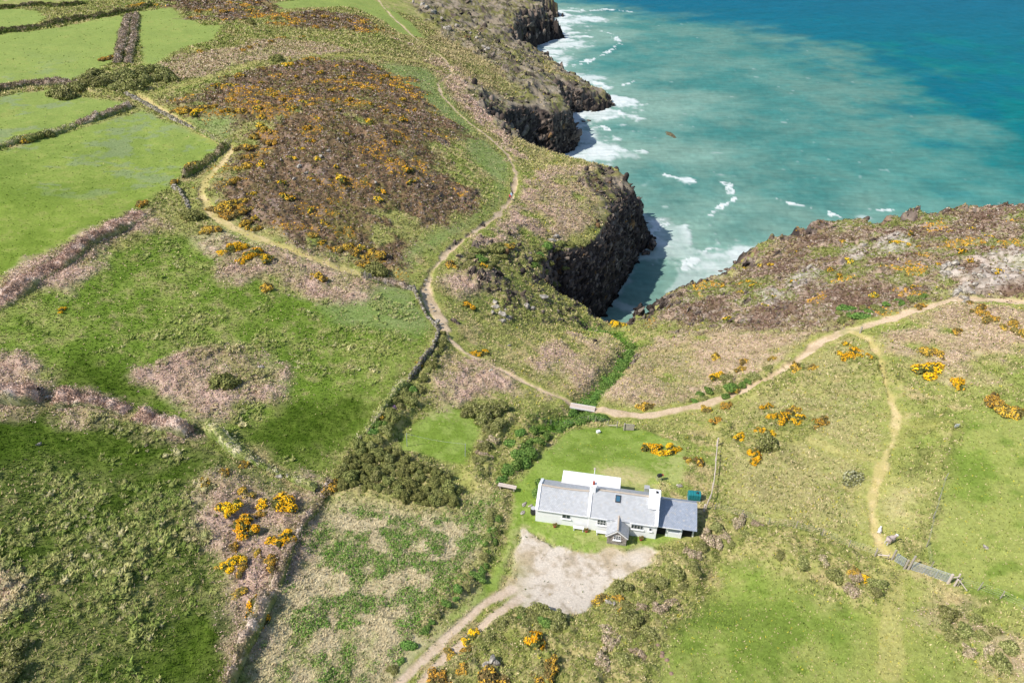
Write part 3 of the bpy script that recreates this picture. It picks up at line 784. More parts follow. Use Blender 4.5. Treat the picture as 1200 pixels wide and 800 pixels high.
def leaf_quads(P, N, size, col, aspect=1.0):
    """one small four sided leaf at each point, facing roughly along N"""
    n = len(P)
    t = np.cross(N, RNG.normal(size=(n, 3))); t /= np.linalg.norm(t, axis=1)[:, None] + 1e-9
    b = np.cross(N, t)
    s = np.broadcast_to(np.asarray(size, float), (n,))[:, None]
    a = t * s * .5; d = b * s * .5 * aspect
    V = np.stack([P - a, P - d * .9, P + a, P + d * .9], 1).reshape(-1, 3)
    F = np.arange(n * 4).reshape(-1, 4)
    return V, F, np.repeat(col, 4, 0)

def blade_tris(P, h, wd, lean, col, k):
    """k upright blades fanned out of each point"""
    n = len(P)
    az = RNG.uniform(0, 2 * np.pi, (n, k))
    hh = h[:, None] * RNG.uniform(.6, 1.25, (n, k)); ww = wd[:, None] * RNG.uniform(.7, 1.3, (n, k))
    ln = lean[:, None] * RNG.uniform(.4, 1.4, (n, k)) * hh
    ca, sa = np.cos(az), np.sin(az)
    ta = az + np.pi / 2 + RNG.normal(0, .5, (n, k))
    ct, st = np.cos(ta), np.sin(ta)
    cx = P[:, 0, None] + ca * ww * .35; cy = P[:, 1, None] + sa * ww * .35; z = np.broadcast_to(P[:, 2, None] - .02, (n, k))
    A = np.stack([cx - ct * ww / 2, cy - st * ww / 2, z], -1); B = np.stack([cx + ct * ww / 2, cy + st * ww / 2, z], -1)
    T = np.stack([cx + ca * ln, cy + sa * ln, z + hh], -1)
    V = np.stack([A, B, T], 2).reshape(-1, 3)
    F = np.arange(n * k * 3).reshape(-1, 3)
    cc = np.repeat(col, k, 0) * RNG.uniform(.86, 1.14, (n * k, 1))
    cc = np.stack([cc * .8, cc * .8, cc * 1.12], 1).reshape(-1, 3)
    return V, F, cc

def scatter(n, r0=74, r1=430, a0=-37.5, a1=36.5):
    r = np.exp(RNG.uniform(math.log(r0), math.log(r1), n)); th = RNG.uniform(R(a0), R(a1), n)
    x = r * np.sin(th); y = ORG_Y + r * np.cos(th)
    return x, y

def sel(p): return RNG.random(len(p)) < p

NS = int(560000 * QUAL)
x, y = scatter(NS)
H_, s_, w_, u_ = height(x, y, True)
ok = (s_ > 0) & (u_ > .45)
x, y, s_, w_, u_ = x[ok], y[ok], s_[ok], w_[ok], u_[ok]
M = cover(x, y, s_)
z = land_z(x, y)
e = .6; sl = np.hypot(land_z(x + e, y) - z, land_z(x, y + e) - z) / e
pc, rk = paint(x, y, M, s_, w_, u_, None)
dist = np.sqrt(x * x + y * y + (CAM_H - z) ** 2)
px = dist * .00105                               # size that one picture element covers there
bare = np.maximum.reduce([M['yard'] * .985, M['coastsoil'] * .95, M['tracksoil'] * .95, M['coastgrassy'] * .8, M['trackgrassy'] * .8,
                          M['barerock'] * .75, sm(1.2, 1.8, sl), M['house'] * 1.0])
drv = M['yard'] * sm(49.5, 46.5, y) * sm(3, -2, x) * (1 - M['ruts'])
bare = np.where(drv > .5, .5, bare)
bare = np.maximum(bare, M['pasture'] * (.85 + .12 * sm(120, 180, y)) * sm(60, 110, y))
bare = np.maximum(bare, M['rocky'] * sm(34, 14, s_) * .92)
bare = np.maximum(bare, M['rocky'] * sm(.35, .65, ridged(x, y, 7, 4, 79)) * .9)
live = ~sel(bare)
P = np.stack([x, y, z], 1)
def jit(n, a): return RNG.uniform(1 - a, 1 + a, (n, 1))

isbr = sel(M['bracken'] * .82) & live
ishe = sel(M['heather'] * .96) & live & ~isbr
isscr = sel(np.maximum(M['scrub'] * .8, sm(1.9, .8, M['stream_d']) * .8)) & live & ~isbr & ~ishe
isdg = sel(M['deadgrass'] * np.where(x < 0, .62, .1)) & live & ~isbr & ~ishe & ~isscr
isgr = live & ~isbr & ~ishe & ~isscr

# grass: short on the pasture, longer on the rough ground
i = np.where(isgr)[0]
short = np.clip(np.maximum.reduce([M['pasture'] * .75, M['lawn'] * .75, M['rightfield'] * .5, M['meadow'] * .35, M['lush'] * .4, M['greenstrip'] * .6,
                                   M['coastverge'] * .6, M['trackverge'] * .5, M['paleturf'] * .4]), 0, 1)[i]
hh = (1 - short * .85) * np.clip(px[i] * 1.9, .2, .55) * RNG.uniform(.7, 1.3, len(i))
cc = pc[i] * 1.32 * (1 + (jit(len(i), .3) - 1) * (1 - short[:, None] * .6))
rough = (1 - short) * (1 - M['lush'][i])
straw = sel(rough * .17); cc[straw] = lin((206, 186, 142)) * jit(straw.sum(), .25)
dk = sel(rough * .16) & ~straw; cc[dk] = lin((82, 98, 40)) * jit(dk.sum(), .3)
dg = isdg[i]; cc[dg] = lin((208, 192, 154)) * jit(dg.sum(), .2)
yl = sel(np.full(len(i), .02) * (x[i] > 0)); cc[yl] = lin((205, 190, 70)) * jit(yl.sum(), .2)
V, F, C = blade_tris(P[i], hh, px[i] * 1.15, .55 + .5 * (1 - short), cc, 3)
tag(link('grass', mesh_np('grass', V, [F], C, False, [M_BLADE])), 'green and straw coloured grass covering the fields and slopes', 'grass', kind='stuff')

# dead bracken: flattened pinkish fronds
i = np.where(isbr)[0]
k = 4; I = np.repeat(i, k)
off = RNG.normal(0, 1, (len(I), 3)) * px[I][:, None] * 1.1; off[:, 2] = np.abs(off[:, 2]) * .8
pal = np.array([lin(v) for v in [(216, 186, 168), (198, 168, 150), (178, 148, 130), (226, 202, 186), (156, 130, 112), (150, 142, 96)]])
cc = pal[RNG.choice(6, len(I), p=[.3, .25, .15, .12, .1, .08])] * jit(len(I), .15)
tn = sel(sm(-6, 14, x[I]) * .5 + .12); cc[tn] = np.array([lin(v) for v in [(196, 178, 134), (160, 156, 98), (176, 158, 118)]])[RNG.integers(0, 3, tn.sum())] * jit(tn.sum(), .2)
greener = sel(sm(.25, .8, fbm(x[I], y[I], 9, 4, 41)) * .5); cc[greener] = lin((132, 138, 74)) * jit(greener.sum(), .25)
V, F, C = leaf_quads(P[I] + off + [0, 0, .03], unit(len(I), 1.0) + [0, 0, .55], px[I] * RNG.uniform(1.1, 2.6, len(I)), cc, .4)
tag(link('dead_bracken', mesh_np('dead_bracken', V, [F], C, False, [M_BLADE])), 'pinkish brown dead bracken lying over banks and slopes', 'bracken', kind='stuff')

# heather and low gorse on the two moors
def clumps(i, rad, k, cols, probs, lsz, flat=.6, jitc=.2, tint=None):
    n = len(i); I = np.repeat(i, k)
    d = unit(n * k, .8); rr = np.repeat(rad, k)[:, None] * RNG.uniform(.55, 1.05, (n * k, 1))
    Pp = P[I] + d * rr * [1, 1, flat] + [0, 0, .02]
    if tint is None:
        base = np.array([lin(v) for v in cols])[RNG.choice(len(cols), n, p=probs)]
    else: base = tint
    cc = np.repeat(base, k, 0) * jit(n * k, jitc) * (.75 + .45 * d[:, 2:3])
    Nn = d + unit(n * k) * .7
    Nn /= np.linalg.norm(Nn, axis=1)[:, None]
    return leaf_quads(Pp, Nn, np.repeat(lsz, k) * RNG.uniform(.7, 1.4, n * k), cc, .7)
i = np.where(ishe)[0]
i = i[RNG.random(len(i)) < .75]
gn = fbm(x[i], y[i], 13, 4, 301, .65) + .35 * fbm(x[i], y[i], 3.2, 2, 302)
east = x[i] > 20
isg = gn > np.where(east, .66, .33)
ih, ig = i[~isg], i[isg]
hcols = [(142, 114, 88), (116, 94, 72), (166, 146, 130), (192, 176, 162), (126, 126, 72), (96, 94, 54)]
eg_ = fbm(x[ih], y[ih], 9, 4, 41) + .5 * fbm(x[ih], y[ih], 1.7, 3, 52)
ecols = [(170, 148, 130), (144, 124, 104), (192, 174, 158), (136, 132, 78), (116, 106, 72), (204, 190, 176)]
eb = np.array([lin(v) for v in ecols])[RNG.choice(6, len(ih), p=[.22, .24, .12, .2, .16, .06])] * np.where(RNG.random(len(ih)) < .3, .62, 1.0)[:, None]
eb = np.where((eg_ > .22)[:, None] & (RNG.random(len(ih)) < .7)[:, None], lin((124, 132, 68)) * jit(len(ih), .3), eb)
eb = np.where((eg_ < -.3)[:, None] & (RNG.random(len(ih)) < .6)[:, None], lin((116, 92, 78)) * jit(len(ih), .3), eb)
wb_ = np.array([lin(v) for v in hcols])[RNG.choice(6, len(ih), p=[.28, .2, .18, .1, .14, .1])]
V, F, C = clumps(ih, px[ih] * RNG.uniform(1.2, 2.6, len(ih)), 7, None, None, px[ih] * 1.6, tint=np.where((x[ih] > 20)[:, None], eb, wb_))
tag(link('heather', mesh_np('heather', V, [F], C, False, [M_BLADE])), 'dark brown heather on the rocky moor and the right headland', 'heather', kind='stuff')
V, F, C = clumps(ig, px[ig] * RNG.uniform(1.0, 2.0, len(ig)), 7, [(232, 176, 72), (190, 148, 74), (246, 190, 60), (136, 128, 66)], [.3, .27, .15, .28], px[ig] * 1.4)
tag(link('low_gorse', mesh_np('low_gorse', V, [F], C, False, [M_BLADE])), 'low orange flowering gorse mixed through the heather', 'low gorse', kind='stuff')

# bramble, fern and nettle: leafy mounds
i = np.where(isscr)[0]; i = i[RNG.random(len(i)) < .7]
wet = sm(4, 1, M['stream_d'][i]); lw = M['deadgrass'][i]
left = sm(20, -10, x[i])
bc = np.array([lin(v) for v in [(142, 146, 82), (120, 130, 66), (166, 160, 106), (130, 142, 70), (196, 180, 140), (96, 106, 54)]])
cc = bc[RNG.choice(6, len(i), p=[.25, .2, .2, .15, .1, .1])] * jit(len(i), .2)
cc = cc * (1 - wet[:, None] * .8) + lin((84, 128, 40)) * wet[:, None] * .8
V, F, C = clumps(i, px[i] * RNG.uniform(1.4, 3.2, len(i)), 8, None, None, px[i] * 1.6, .8, .25, tint=cc * 1.15)
tag(link('bramble_scrub', mesh_np('bramble_scrub', V, [F], C, False, [M_BLADE])), 'tangled green bramble and fern on banks and beside the stream', 'scrub', kind='stuff')

# green bramble clumps among the dead grass left of the drive
DEAD = REGW['deadgrass'][0]
n = 16000
bx0, bx1, by0, by1 = DEAD[:, 0].min(), DEAD[:, 0].max(), DEAD[:, 1].min(), DEAD[:, 1].max()
x = RNG.uniform(bx0, bx1, n); y = RNG.uniform(by0, by1, n)
p = sm(-1, 2, poly_sd(x, y, DEAD)) * sm(.05, .5, fbm(x, y, 3.2, 3, 311) * .6 + .8 * fbm(x, y, 1.3, 3, 312) + .14 + .1 * sm(52, 40, y))
kp = sel(p); x, y = x[kp], y[kp]; z = land_z(x, y); P = np.stack([x, y, z], 1)
col = np.array([lin(v) for v in [(112, 152, 62), (132, 160, 78), (92, 130, 52), (158, 164, 100)]])[RNG.choice(4, len(x))]
V, F, C = clumps(np.arange(len(x)), RNG.uniform(.18, .5, len(x)), 14, None, None, np.full(len(x), .13), .75, .25, tint=col)
tag(link('green_bramble', mesh_np('green_bramble', V, [F], C, False, [M_BLADE])), 'fresh green bramble clumps in the dead grass left of the drive', 'bramble', kind='stuff')

# tussocks in the low field and the rough meadow
def tussocks(polys, n, seed, thr, amp, szr, name, label):
    P0 = np.concatenate(polys)
    bx0, bx1, by0, by1 = P0[:, 0].min(), P0[:, 0].max(), P0[:, 1].min(), P0[:, 1].max()
    x = RNG.uniform(bx0, bx1, n); y = RNG.uniform(by0, by1, n)
    v = np.full(n, -50.)
    for q in polys: v = np.maximum(v, poly_sd(x, y, q))
    m = v > .5; x, y = x[m], y[m]
    r = np.hypot(x, y - ORG_Y); th = np.arctan2(x, y - ORG_Y)
    m = (r > 73) & (np.abs(th) < R(38)); x, y = x[m], y[m]
    Mm = cover(x, y)
    p = sm(thr, thr + .6, fbm(x, y, 11, 3, seed) * .6 + fbm(x, y, 2.4, 2, seed + 1) * .7 + amp) * (1 - Mm['lush'] * .93) * (1 - Mm['coastverge']) * (1 - Mm['trackverge'])
    kp = sel(p); x, y = x[kp], y[kp]; z = land_z(x, y)
    Mm2 = {k_: v_[kp] for k_, v_ in Mm.items()}
    n = len(x)
    rad = RNG.gamma(6, szr / 6, n)
    nu = 9; lat = np.array([0., .38, .74]); U = np.arange(nu) / nu * 2 * np.pi
    dome = np.array([(math.cos(u) * math.cos(t), math.sin(u) * math.cos(t), math.sin(t)) for t in lat * np.pi / 2 for u in U] + [(0, 0, 1)])
    fq = np.array([[j * nu + i, j * nu + (i + 1) % nu, (j + 1) * nu + (i + 1) % nu, (j + 1) * nu + i] for j in range(2) for i in range(nu)])
    ft = np.array([[2 * nu + i, 2 * nu + (i + 1) % nu, 3 * nu] for i in range(nu)])
    m_ = len(dome)
    D_ = dome[None] * rad[:, None, None] * RNG.uniform(.72, 1.28, (n, m_, 1)) * np.stack([RNG.uniform(.8, 1.3, n), RNG.uniform(.8, 1.2, n), RNG.uniform(.6, 1.0, n)], 1)[:, None, :]
    D_[:, :, 0] += D_[:, :, 2] * .25
    V = (np.stack([x, y, z - .05], 1)[:, None, :] + D_).reshape(-1, 3)
    F = (np.arange(n)[:, None, None] * m_ + fq[None]).reshape(-1, 4); F3 = (np.arange(n)[:, None, None] * m_ + ft[None]).reshape(-1, 3)
    top = np.array([lin(v) for v in [(172, 164, 112), (150, 150, 92), (204, 186, 152), (128, 140, 74), (112, 128, 62)]])[RNG.choice(5, n, p=[.24, .26, .1, .24, .16])]
    hgt = sm(.1, .9, np.tile(dome[:, 2], n))[:, None]
    Hx, sx0, wx0, ux0 = height(x, y, True)
    gcol = paint(x, y, Mm2, sx0, wx0, ux0)[0]
    top = top * .55 + gcol * .6
    C = (np.repeat(top, m_, 0) * hgt + np.repeat(gcol, m_, 0) * .85 * (1 - hgt)) * RNG.uniform(.7, 1.3, (n * m_, 1))
    # a few stray blades on each
    j = np.repeat(np.arange(n), 9)
    bv, bf, bc_ = blade_tris(np.stack([x, y, z], 1)[j] + np.stack([RNG.normal(0, .6, len(j)) * rad[j], RNG.normal(0, .6, len(j)) * rad[j], rad[j] * RNG.uniform(.1, .5, len(j))], 1), rad[j] * .8, rad[j] * .42, np.full(len(j), 1.0), top[j] * RNG.uniform(1.0, 1.75, (len(j), 1)), 3)
    tag(link(name, mesh_np(name, np.concatenate([V, bv]), [F, np.concatenate([F3, bf + len(V)])], np.concatenate([C, bc_]), True, [M_BLADE])), label, 'tussocks', kind='stuff')
tussocks(REGW['lowfield'], 30000, 401, .0, .0, .2, 'grass_tussocks', 'pale topped grass tussocks in the lower left field')
tussocks(REGW['meadow'], 40000, 411, .2, .0, .16, 'meadow_tussocks', 'small rough tussocks in the middle meadow')
# daisies on the lawns
# ------------------------------------------------------------------ shrubs one can tell apart
def lumps(seed, n, flat, ragged=True):
    rg = np.random.default_rng(seed)
    if not ragged:
        L = [(0, 0, .30 * flat, .62)]
        for _ in range(n):
            a = rg.uniform(0, 2 * np.pi); d = rg.uniform(.25, .72)
            L.append((d * math.cos(a), d * math.sin(a), rg.uniform(.1, .5) * flat, rg.uniform(.26, .46)))
        return np.array(L)
    el = rg.uniform(.55, .8)
    L = [(0, 0, .22 * flat, .48)]
    for _ in range(n):
        a = rg.uniform(0, 2 * np.pi); d = rg.uniform(.25, .98)
        L.append((d * math.cos(a), d * math.sin(a) * el, rg.uniform(.06, .5) * flat * (1.15 - .6 * d), rg.uniform(.16, .38)))
    return np.array(L)

def cloud(L, n, rg, flat, shell=(.86, 1.06), zmin=-.05):
    out = []; nor = []
    w = L[:, 3] ** 2; w = w / w.sum()
    c = rg.choice(len(L), n * 3, p=w)
    d = rg.normal(size=(n * 3, 3)); d /= np.linalg.norm(d, axis=1)[:, None]
    P = L[c, :3] + d * (L[c, 3] * rg.uniform(*shell, n * 3))[:, None] * [1, 1, .95]
    ins = np.zeros(len(P), bool)
    for j in range(len(L)):
        ins |= (np.linalg.norm(P - L[j, :3], axis=1) < L[j, 3] * .84) & (c != j)
    ok = ~ins & (P[:, 2] > zmin)
    return P[ok][:n], d[ok][:n]

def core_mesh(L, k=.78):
    """closed darker core inside the leaves, so one cannot see through"""
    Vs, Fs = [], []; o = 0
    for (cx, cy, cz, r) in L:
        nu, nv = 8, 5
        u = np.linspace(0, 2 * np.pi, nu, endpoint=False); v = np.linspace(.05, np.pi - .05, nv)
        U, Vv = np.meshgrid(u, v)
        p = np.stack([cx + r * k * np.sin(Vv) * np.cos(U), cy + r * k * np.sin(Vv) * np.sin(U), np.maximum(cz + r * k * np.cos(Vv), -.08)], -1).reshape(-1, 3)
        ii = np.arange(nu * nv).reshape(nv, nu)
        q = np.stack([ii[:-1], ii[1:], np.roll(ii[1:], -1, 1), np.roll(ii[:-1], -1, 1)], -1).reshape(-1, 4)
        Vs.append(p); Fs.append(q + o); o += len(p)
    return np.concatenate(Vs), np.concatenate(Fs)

def shrub_mesh(name, seed, nl, cols, leaf, flat=.9, nlump=8, flower=None, nf=0):
    """foliage (and blossom) of one shrub of radius 1"""
    rg = np.random.default_rng(seed); L = lumps(seed, nlump, flat, bool(flower) or 'brown' in name)
    P, d = cloud(L, nl, rg, flat)
    N = d + rg.normal(size=d.shape) * .45; N /= np.linalg.norm(N, axis=1)[:, None]
    pal = np.array([lin(v) for v in cols])
    cc = pal[rg.choice(len(pal), len(P))] * rg.uniform(.75, 1.25, (len(P), 1))
    V, F, C = leaf_quads(P, N, leaf * rg.uniform(.7, 1.4, len(P)), cc, .75)
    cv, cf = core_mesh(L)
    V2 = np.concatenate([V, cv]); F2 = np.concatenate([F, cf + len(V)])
    C2 = np.concatenate([C, np.repeat([lin(cols[0]) * .5], len(cv), 0)])  # core takes a leaf colour, darkened
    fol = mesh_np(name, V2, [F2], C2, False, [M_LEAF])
    if not flower: return fol, None
    P, d = cloud(L, nf, rg, flat, (1.0, 1.12), .1)
    keep = (fbm(P[:, 0] + seed, P[:, 1] + P[:, 2], .42, 2, seed) + P[:, 2] * .5) > .0
    P, d = P[keep], d[keep]
    N = d + rg.normal(size=d.shape) * .35; N /= np.linalg.norm(N, axis=1)[:, None]
    pal = np.array([lin(v, 1.0) for v in flower])
    cc = pal[rg.choice(len(pal), len(P))] * rg.uniform(.85, 1.15, (len(P), 1))
    V, F, C = leaf_quads(P, N, leaf * .68 * rg.uniform(.7, 1.3, len(P)), cc, .9)
    return fol, mesh_np(name + '_blossom', V, [F], C, False, [M_LEAF])

GREEN = [(112, 114, 58), (96, 100, 48), (130, 126, 66), (144, 132, 78)]
GORSE_Y = [(254, 194, 24), (248, 178, 16), (255, 208, 54)]
GORSE_O = [(238, 186, 66), (222, 168, 60), (248, 202, 76)]
PROTO = {}
for k in range(5):
    PROTO['bright', k] = shrub_mesh('gorse', 20 + k, 420, GREEN, .13, .75, 12, GORSE_Y, 1300)
    PROTO['orange', k] = shrub_mesh('gorse_aged', 30 + k, 640, [(130, 118, 68), (114, 104, 58), (150, 126, 78)], .15, .75, 12, GORSE_O, 620)
    PROTO['small', k] = shrub_mesh('gorse_small', 40 + k, 120, GREEN, .3, .8, 6, GORSE_O + GORSE_Y, 150)
    PROTO['dark', k] = shrub_mesh('shrub_dark', 50 + k, 1100, [(136, 138, 78), (118, 124, 66), (154, 152, 92), (106, 110, 60)], .13, .95, 11)
    PROTO['green', k] = shrub_mesh('shrub_green', 60 + k, 700, [(108, 140, 64), (92, 122, 54), (128, 154, 78), (78, 106, 48)], .16, .8, 9)
    PROTO['olive', k] = shrub_mesh('shrub_olive', 70 + k, 900, [(142, 142, 84), (122, 126, 68), (162, 158, 106), (106, 110, 58)], .14, .85, 10)
    PROTO['brown', k] = shrub_mesh('shrub_brown', 80 + k, 800, [(180, 160, 132), (156, 140, 110), (198, 178, 154), (132, 130, 84)], .15, .7, 9)
PROTO['pale', 0] = shrub_mesh('shrub_pale', 90, 800, [(170, 170, 116), (194, 194, 156), (146, 148, 88)], .14, .8, 9)
PROTO['mauve', 0] = shrub_mesh('shrub_mauve', 91, 300, [(150, 110, 160), (170, 130, 180), (110, 110, 90)], .25, .9, 6)

def plant(name, kind, px, py, r, label, cat, group=None, sq=None, base='surface', flowers=True, xy=None):
    if xy is None:
        x, y = ground(px, py)[0]
        y = y - .45 * r; x = x - .45 * r * (px - 600) / 800
    else: x, y = xy
    if kind in ('bright', 'orange'): r *= .9
    z = float(land_z(x, y)[0]) - .06 * r
    ks = [k for k in PROTO if k[0] == kind]
    fol, blo = PROTO[random.choice(ks)]
    sc = (r * random.uniform(.9, 1.3), r * random.uniform(.8, 1.1), r * (sq or random.uniform(.75, 1.0)))
    rz = random.uniform(0, 6.28)
    if blo is None or kind == 'small':
        if kind == 'small':
            o = bpy.data.objects.new(name, SMALL[random.randrange(5)]); COL.objects.link(o)
        else: o = bpy.data.objects.new(name, fol); COL.objects.link(o)
        o.location = (x, y, z); o.scale = sc; o.rotation_euler = (0, 0, rz)
    else:
        o = empty(name, (x, y, z), rz); o.scale = sc
        link('foliage', fol, o)
        link('blossom', blo, o)
    tag(o, label, cat, group)
    return o

def merged(a, b):
    """far gorse: leaves and blossom in one small mesh"""
    va = np.empty(len(a.vertices) * 3); a.vertices.foreach_get('co', va); vb = np.empty(len(b.vertices) * 3); b.vertices.foreach_get('co', vb)
    def cols(m):
        c = np.empty(len(m.vertices) * 4); m.color_attributes['Col'].data.foreach_get('color', c); return c.reshape(-1, 4)[:, :3]
    def faces(m):
        f = np.empty(len(m.loops), np.int32); m.loops.foreach_get('vertex_index', f); return f.reshape(-1, 4)
    V = np.concatenate([va.reshape(-1, 3), vb.reshape(-1, 3)])
    return mesh_np('gorse_far', V, [np.concatenate([faces(a), faces(b) + len(va) // 3])], np.concatenate([cols(a), cols(b)]), False, [M_LEAF])
SMALL = [merged(*PROTO['small', k]) for k in range(5)]

# --- gorse with a place of its own: (px, py, radius, kind, label)
g = 'gorse bushes in bloom'
for px_, py_, r_, kd, lb in [
 (327,589,1.9,'bright','bright yellow gorse bush beside the wall on the bracken bank, right of the widest clump'),
 (268,597,1.7,'bright','left half of the widest bright yellow gorse clump at lower left'),
 (285,613,2.2,'bright','right half of the widest bright yellow gorse clump at lower left'),
 (300,711,2.2,'bright','lone bright yellow gorse bush on the field wall at lower left'),
 (331,631,1.6,'bright','yellow gorse bush touching the upper end of the lower left wall'),
 (273,657,1.3,'bright','thin yellow gorse bush at the left edge of the dead bracken bank'),
 (385,568,1.6,'orange','orange gorse bush at the corner where the two field walls meet'),
 (285,576,1.3,'orange','orange gorse bush just below the grassy stone wall'),
 (241,566,1.3,'orange','orange gorse bush farthest left on the bracken bank'),
 (265,557,1.2,'orange','orange gorse bush at the top of the bracken bank under the stone wall'),
 (285,543,1.0,'orange','small orange gorse bush leaning on the grassy stone wall'),
 (554,741,1.3,'bright','yellow gorse bush on the verge right of the gravel drive, nearest the yard'),
 (530,764,1.0,'orange','dull orange gorse bush low on the verge of the drive'),
 (545,764,.6,'orange','tiny orange gorse tuft below the yellow bush on the drive verge'),
 (628,752,1.9,'bright','large yellow gorse bush on the scrub mound below the gravel yard'),
 (545,781,.9,'orange','small orange gorse bush on the bottom scrub, left of the pale rocks'),
 (575,792,1.7,'orange','broad orange gorse bush at the bottom edge below the pale rocks'),
 (516,793,1.3,'orange','orange gorse bush at the bottom edge beside the drive'),
 (645,787,1.2,'orange','orange gorse bush in the middle of the bottom scrub'),
 (633,797,1.2,'orange','half cut off gorse bush at the bottom edge under the scrub mound'),
 (704,699,1.4,'orange','orange gorse bush hugging the lower right rim of the gravel yard'),
 (732,722,1.1,'orange','rusty orange gorse bush in the scrub right of the white rock'),
 (727,704,.9,'orange','small dull gorse bush above the rusty one right of the yard'),
 (768,524,1.9,'bright','left one of the big yellow gorse pair behind the cottage garden'),
 (786,526,1.7,'bright','right one of the big yellow gorse pair behind the cottage garden'),
 (820,540,1.2,'orange','pale orange gorse bush above the green tank'),
 (807,538,.8,'orange','small orange gorse bush left of the pale one above the tank'),
 (1093,430,2.6,'bright','large bright yellow gorse patch alone on the right hand slope'),
 (1122,447,1.5,'bright','yellow gorse bush below the large patch on the right slope'),
 (299,299,2.6,'bright','brightest yellow gorse clump beside the grass track at left centre'),
 (311,304,2.0,'bright','yellow gorse bush on the right flank of the brightest clump by the track'),
 (273,291,2.2,'bright','orange yellow gorse bush on the left flank of the brightest clump by the track'),
 (283,306,1.2,'bright','small yellow gorse bush under the left flank of the brightest clump'),
 (250,268,1.8,'orange','orange gorse bush below the bend of the grass track'),
 (565,319,2.0,'bright','yellow gorse bush on the green brow above the inlet'),
 (528,311,1.8,'orange','orange gorse bush right beside the coast path on the brow'),
 (548,357,1.5,'bright','upright yellow gorse bush against a dark rock right of the stone wall'),
 (560,410,1.4,'bright','low yellow gorse bush on the slope inside the bend of the coast path'),
 (594,293,2.0,'orange','orange gorse bush on the brow nearest the promontory'),
 (724,371,2.0,'bright','wide yellow gorse patch on the lip of the inlet by the stream'),
 (758,474,1.5,'orange','gorse bush with a green skirt beside the earth path right of the footbridge'),
 (165,238,1.7,'orange','lone orange gorse bush in the bracken bank under the big left field'),
 (205,214,1.5,'orange','orange gorse bush on the corner of the big left field'),
 (228,193,2.4,'orange','wide orange gorse strip along the hedge right of the big left field'),
 (29,165,2.4,'orange','dark orange tinged gorse bush on the bank between the two left fields'),
 (1014,678,1.3,'bright','orange yellow gorse bush on the bramble mound left of the gates'),
 (999,675,1.0,'orange','small green gold gorse bush beside the orange one near the gates'),
 (999,415,2.2,'bright','yellow gorse bush in the fork between the two paths'),
 (1050,292,1.8,'bright','bright yellow gorse bush high on the heather of the right headland'),
 (73,363,.8,'bright','tiny yellow gorse tuft alone in the open meadow at left'),
 (491,424,.9,'orange','small orange gorse tuft on top of the stone wall by the lawn hedge'),
 (444,493,1.2,'orange','orange gorse bush in the hedge left of the small lawn'),
 (844,439,2.0,'bright','yellow gorse bush in the scrub above the earth path'),
 (920,487,1.8,'bright','biggest yellow gorse bush in the row below the earth path')]:
    plant('gorse_bush', kd, px_, py_, r_, lb, 'gorse bush', g)

# --- gorse in loose groups
def gorse_group(pts, label, kind='orange', r=1.3):
    for p in pts:
        rr = p[2] if len(p) > 2 else r * random.uniform(.8, 1.2)
        kd = p[3] if len(p) > 3 else kind
        plant('gorse_bush', kd, p[0], p[1], rr, label, 'gorse bush', label)
gorse_group([(839,418),(873,425),(905,420),(852,474),(842,496),(830,480),(858,458),(868,432)], 'orange gorse bushes scattered along the scrub above and below the earth path', 'orange', 1.2)
gorse_group([(901,473,1.2,'bright'),(905,489,1.4,'bright'),(937,490,1.5,'bright'),(930,478),(960,493,1.4),(867,513,1.2,'bright'),(891,508,1.0,'bright'),(901,508,.9,'bright'),(886,532,1.4,'bright'),(952,430),(932,432)],
            'yellow gorse bushes on the slope between the earth path and the garden', 'orange', 1.2)
gorse_group([(984,415),(1009,419),(1019,421),(992,404)], 'small gorse bushes around the big one in the path fork', 'bright', 1.0)
gorse_group([(1165,466),(1178,476),(1192,480),(1172,470),(1090,412),(1100,416),(1122,390),(1138,356),(1148,368),(1161,376),(1188,381),(1150,362),(1080,357),(1176,386),(1195,394)],
            'orange gorse bushes on the right slope under the path to the pale rocks', 'orange', 1.5)
gorse_group([(302,648),(319,658),(285,665),(305,601),(275,640),(262,660),(280,690)], 'small gorse bushes in the dead bracken bank at lower left', 'orange', .9)
gorse_group([(407,287),(427,299),(437,289),(424,307),(440,302),(415,294),(445,296),(433,310),(393,286),(373,325),(364,274),(300,265),(312,333),(245,269)],
            'orange gorse bushes along the foot of the dark moor', 'orange', 1.7)
gorse_group([(219,130),(231,132,2.4,'bright'),(211,129),(250,126),(267,131,2.0,'bright'),(283,135),(304,139),(310,155),(316,165),(292,182),(290,191),(277,197),(275,213),(256,100,1.8,'bright'),(280,90),(307,83),
             (338,78,2.2,'bright'),(358,72),(327,45),(354,43),(293,57),(300,54),(285,60),(317,50),(262,100),(240,128),(298,160),(288,172)],
            'orange gorse bushes along the left and upper rim of the dark moor', 'orange', 1.9)
gorse_group([(270,236,2.8),(257,243,2.4),(278,248),(287,258),(265,250),(283,240)], 'dark orange gorse thicket at the near left corner of the moor', 'orange', 2.0)
gorse_group([(162,7),(168,7,2.6,'bright'),(175,7),(183,7),(156,8)], 'row of orange gorse on the distant field boundary at the top', 'orange', 2.4)
gorse_group([(320,23),(336,20),(352,20),(366,19),(380,20),(394,23),(408,26),(425,28),(370,32),(345,30),(388,30),(130,68),(122,70),(235,62),(248,12),(232,14),(262,16)],
            'distant orange gorse bushes scattered across the top of the fields', 'orange', 2.2)
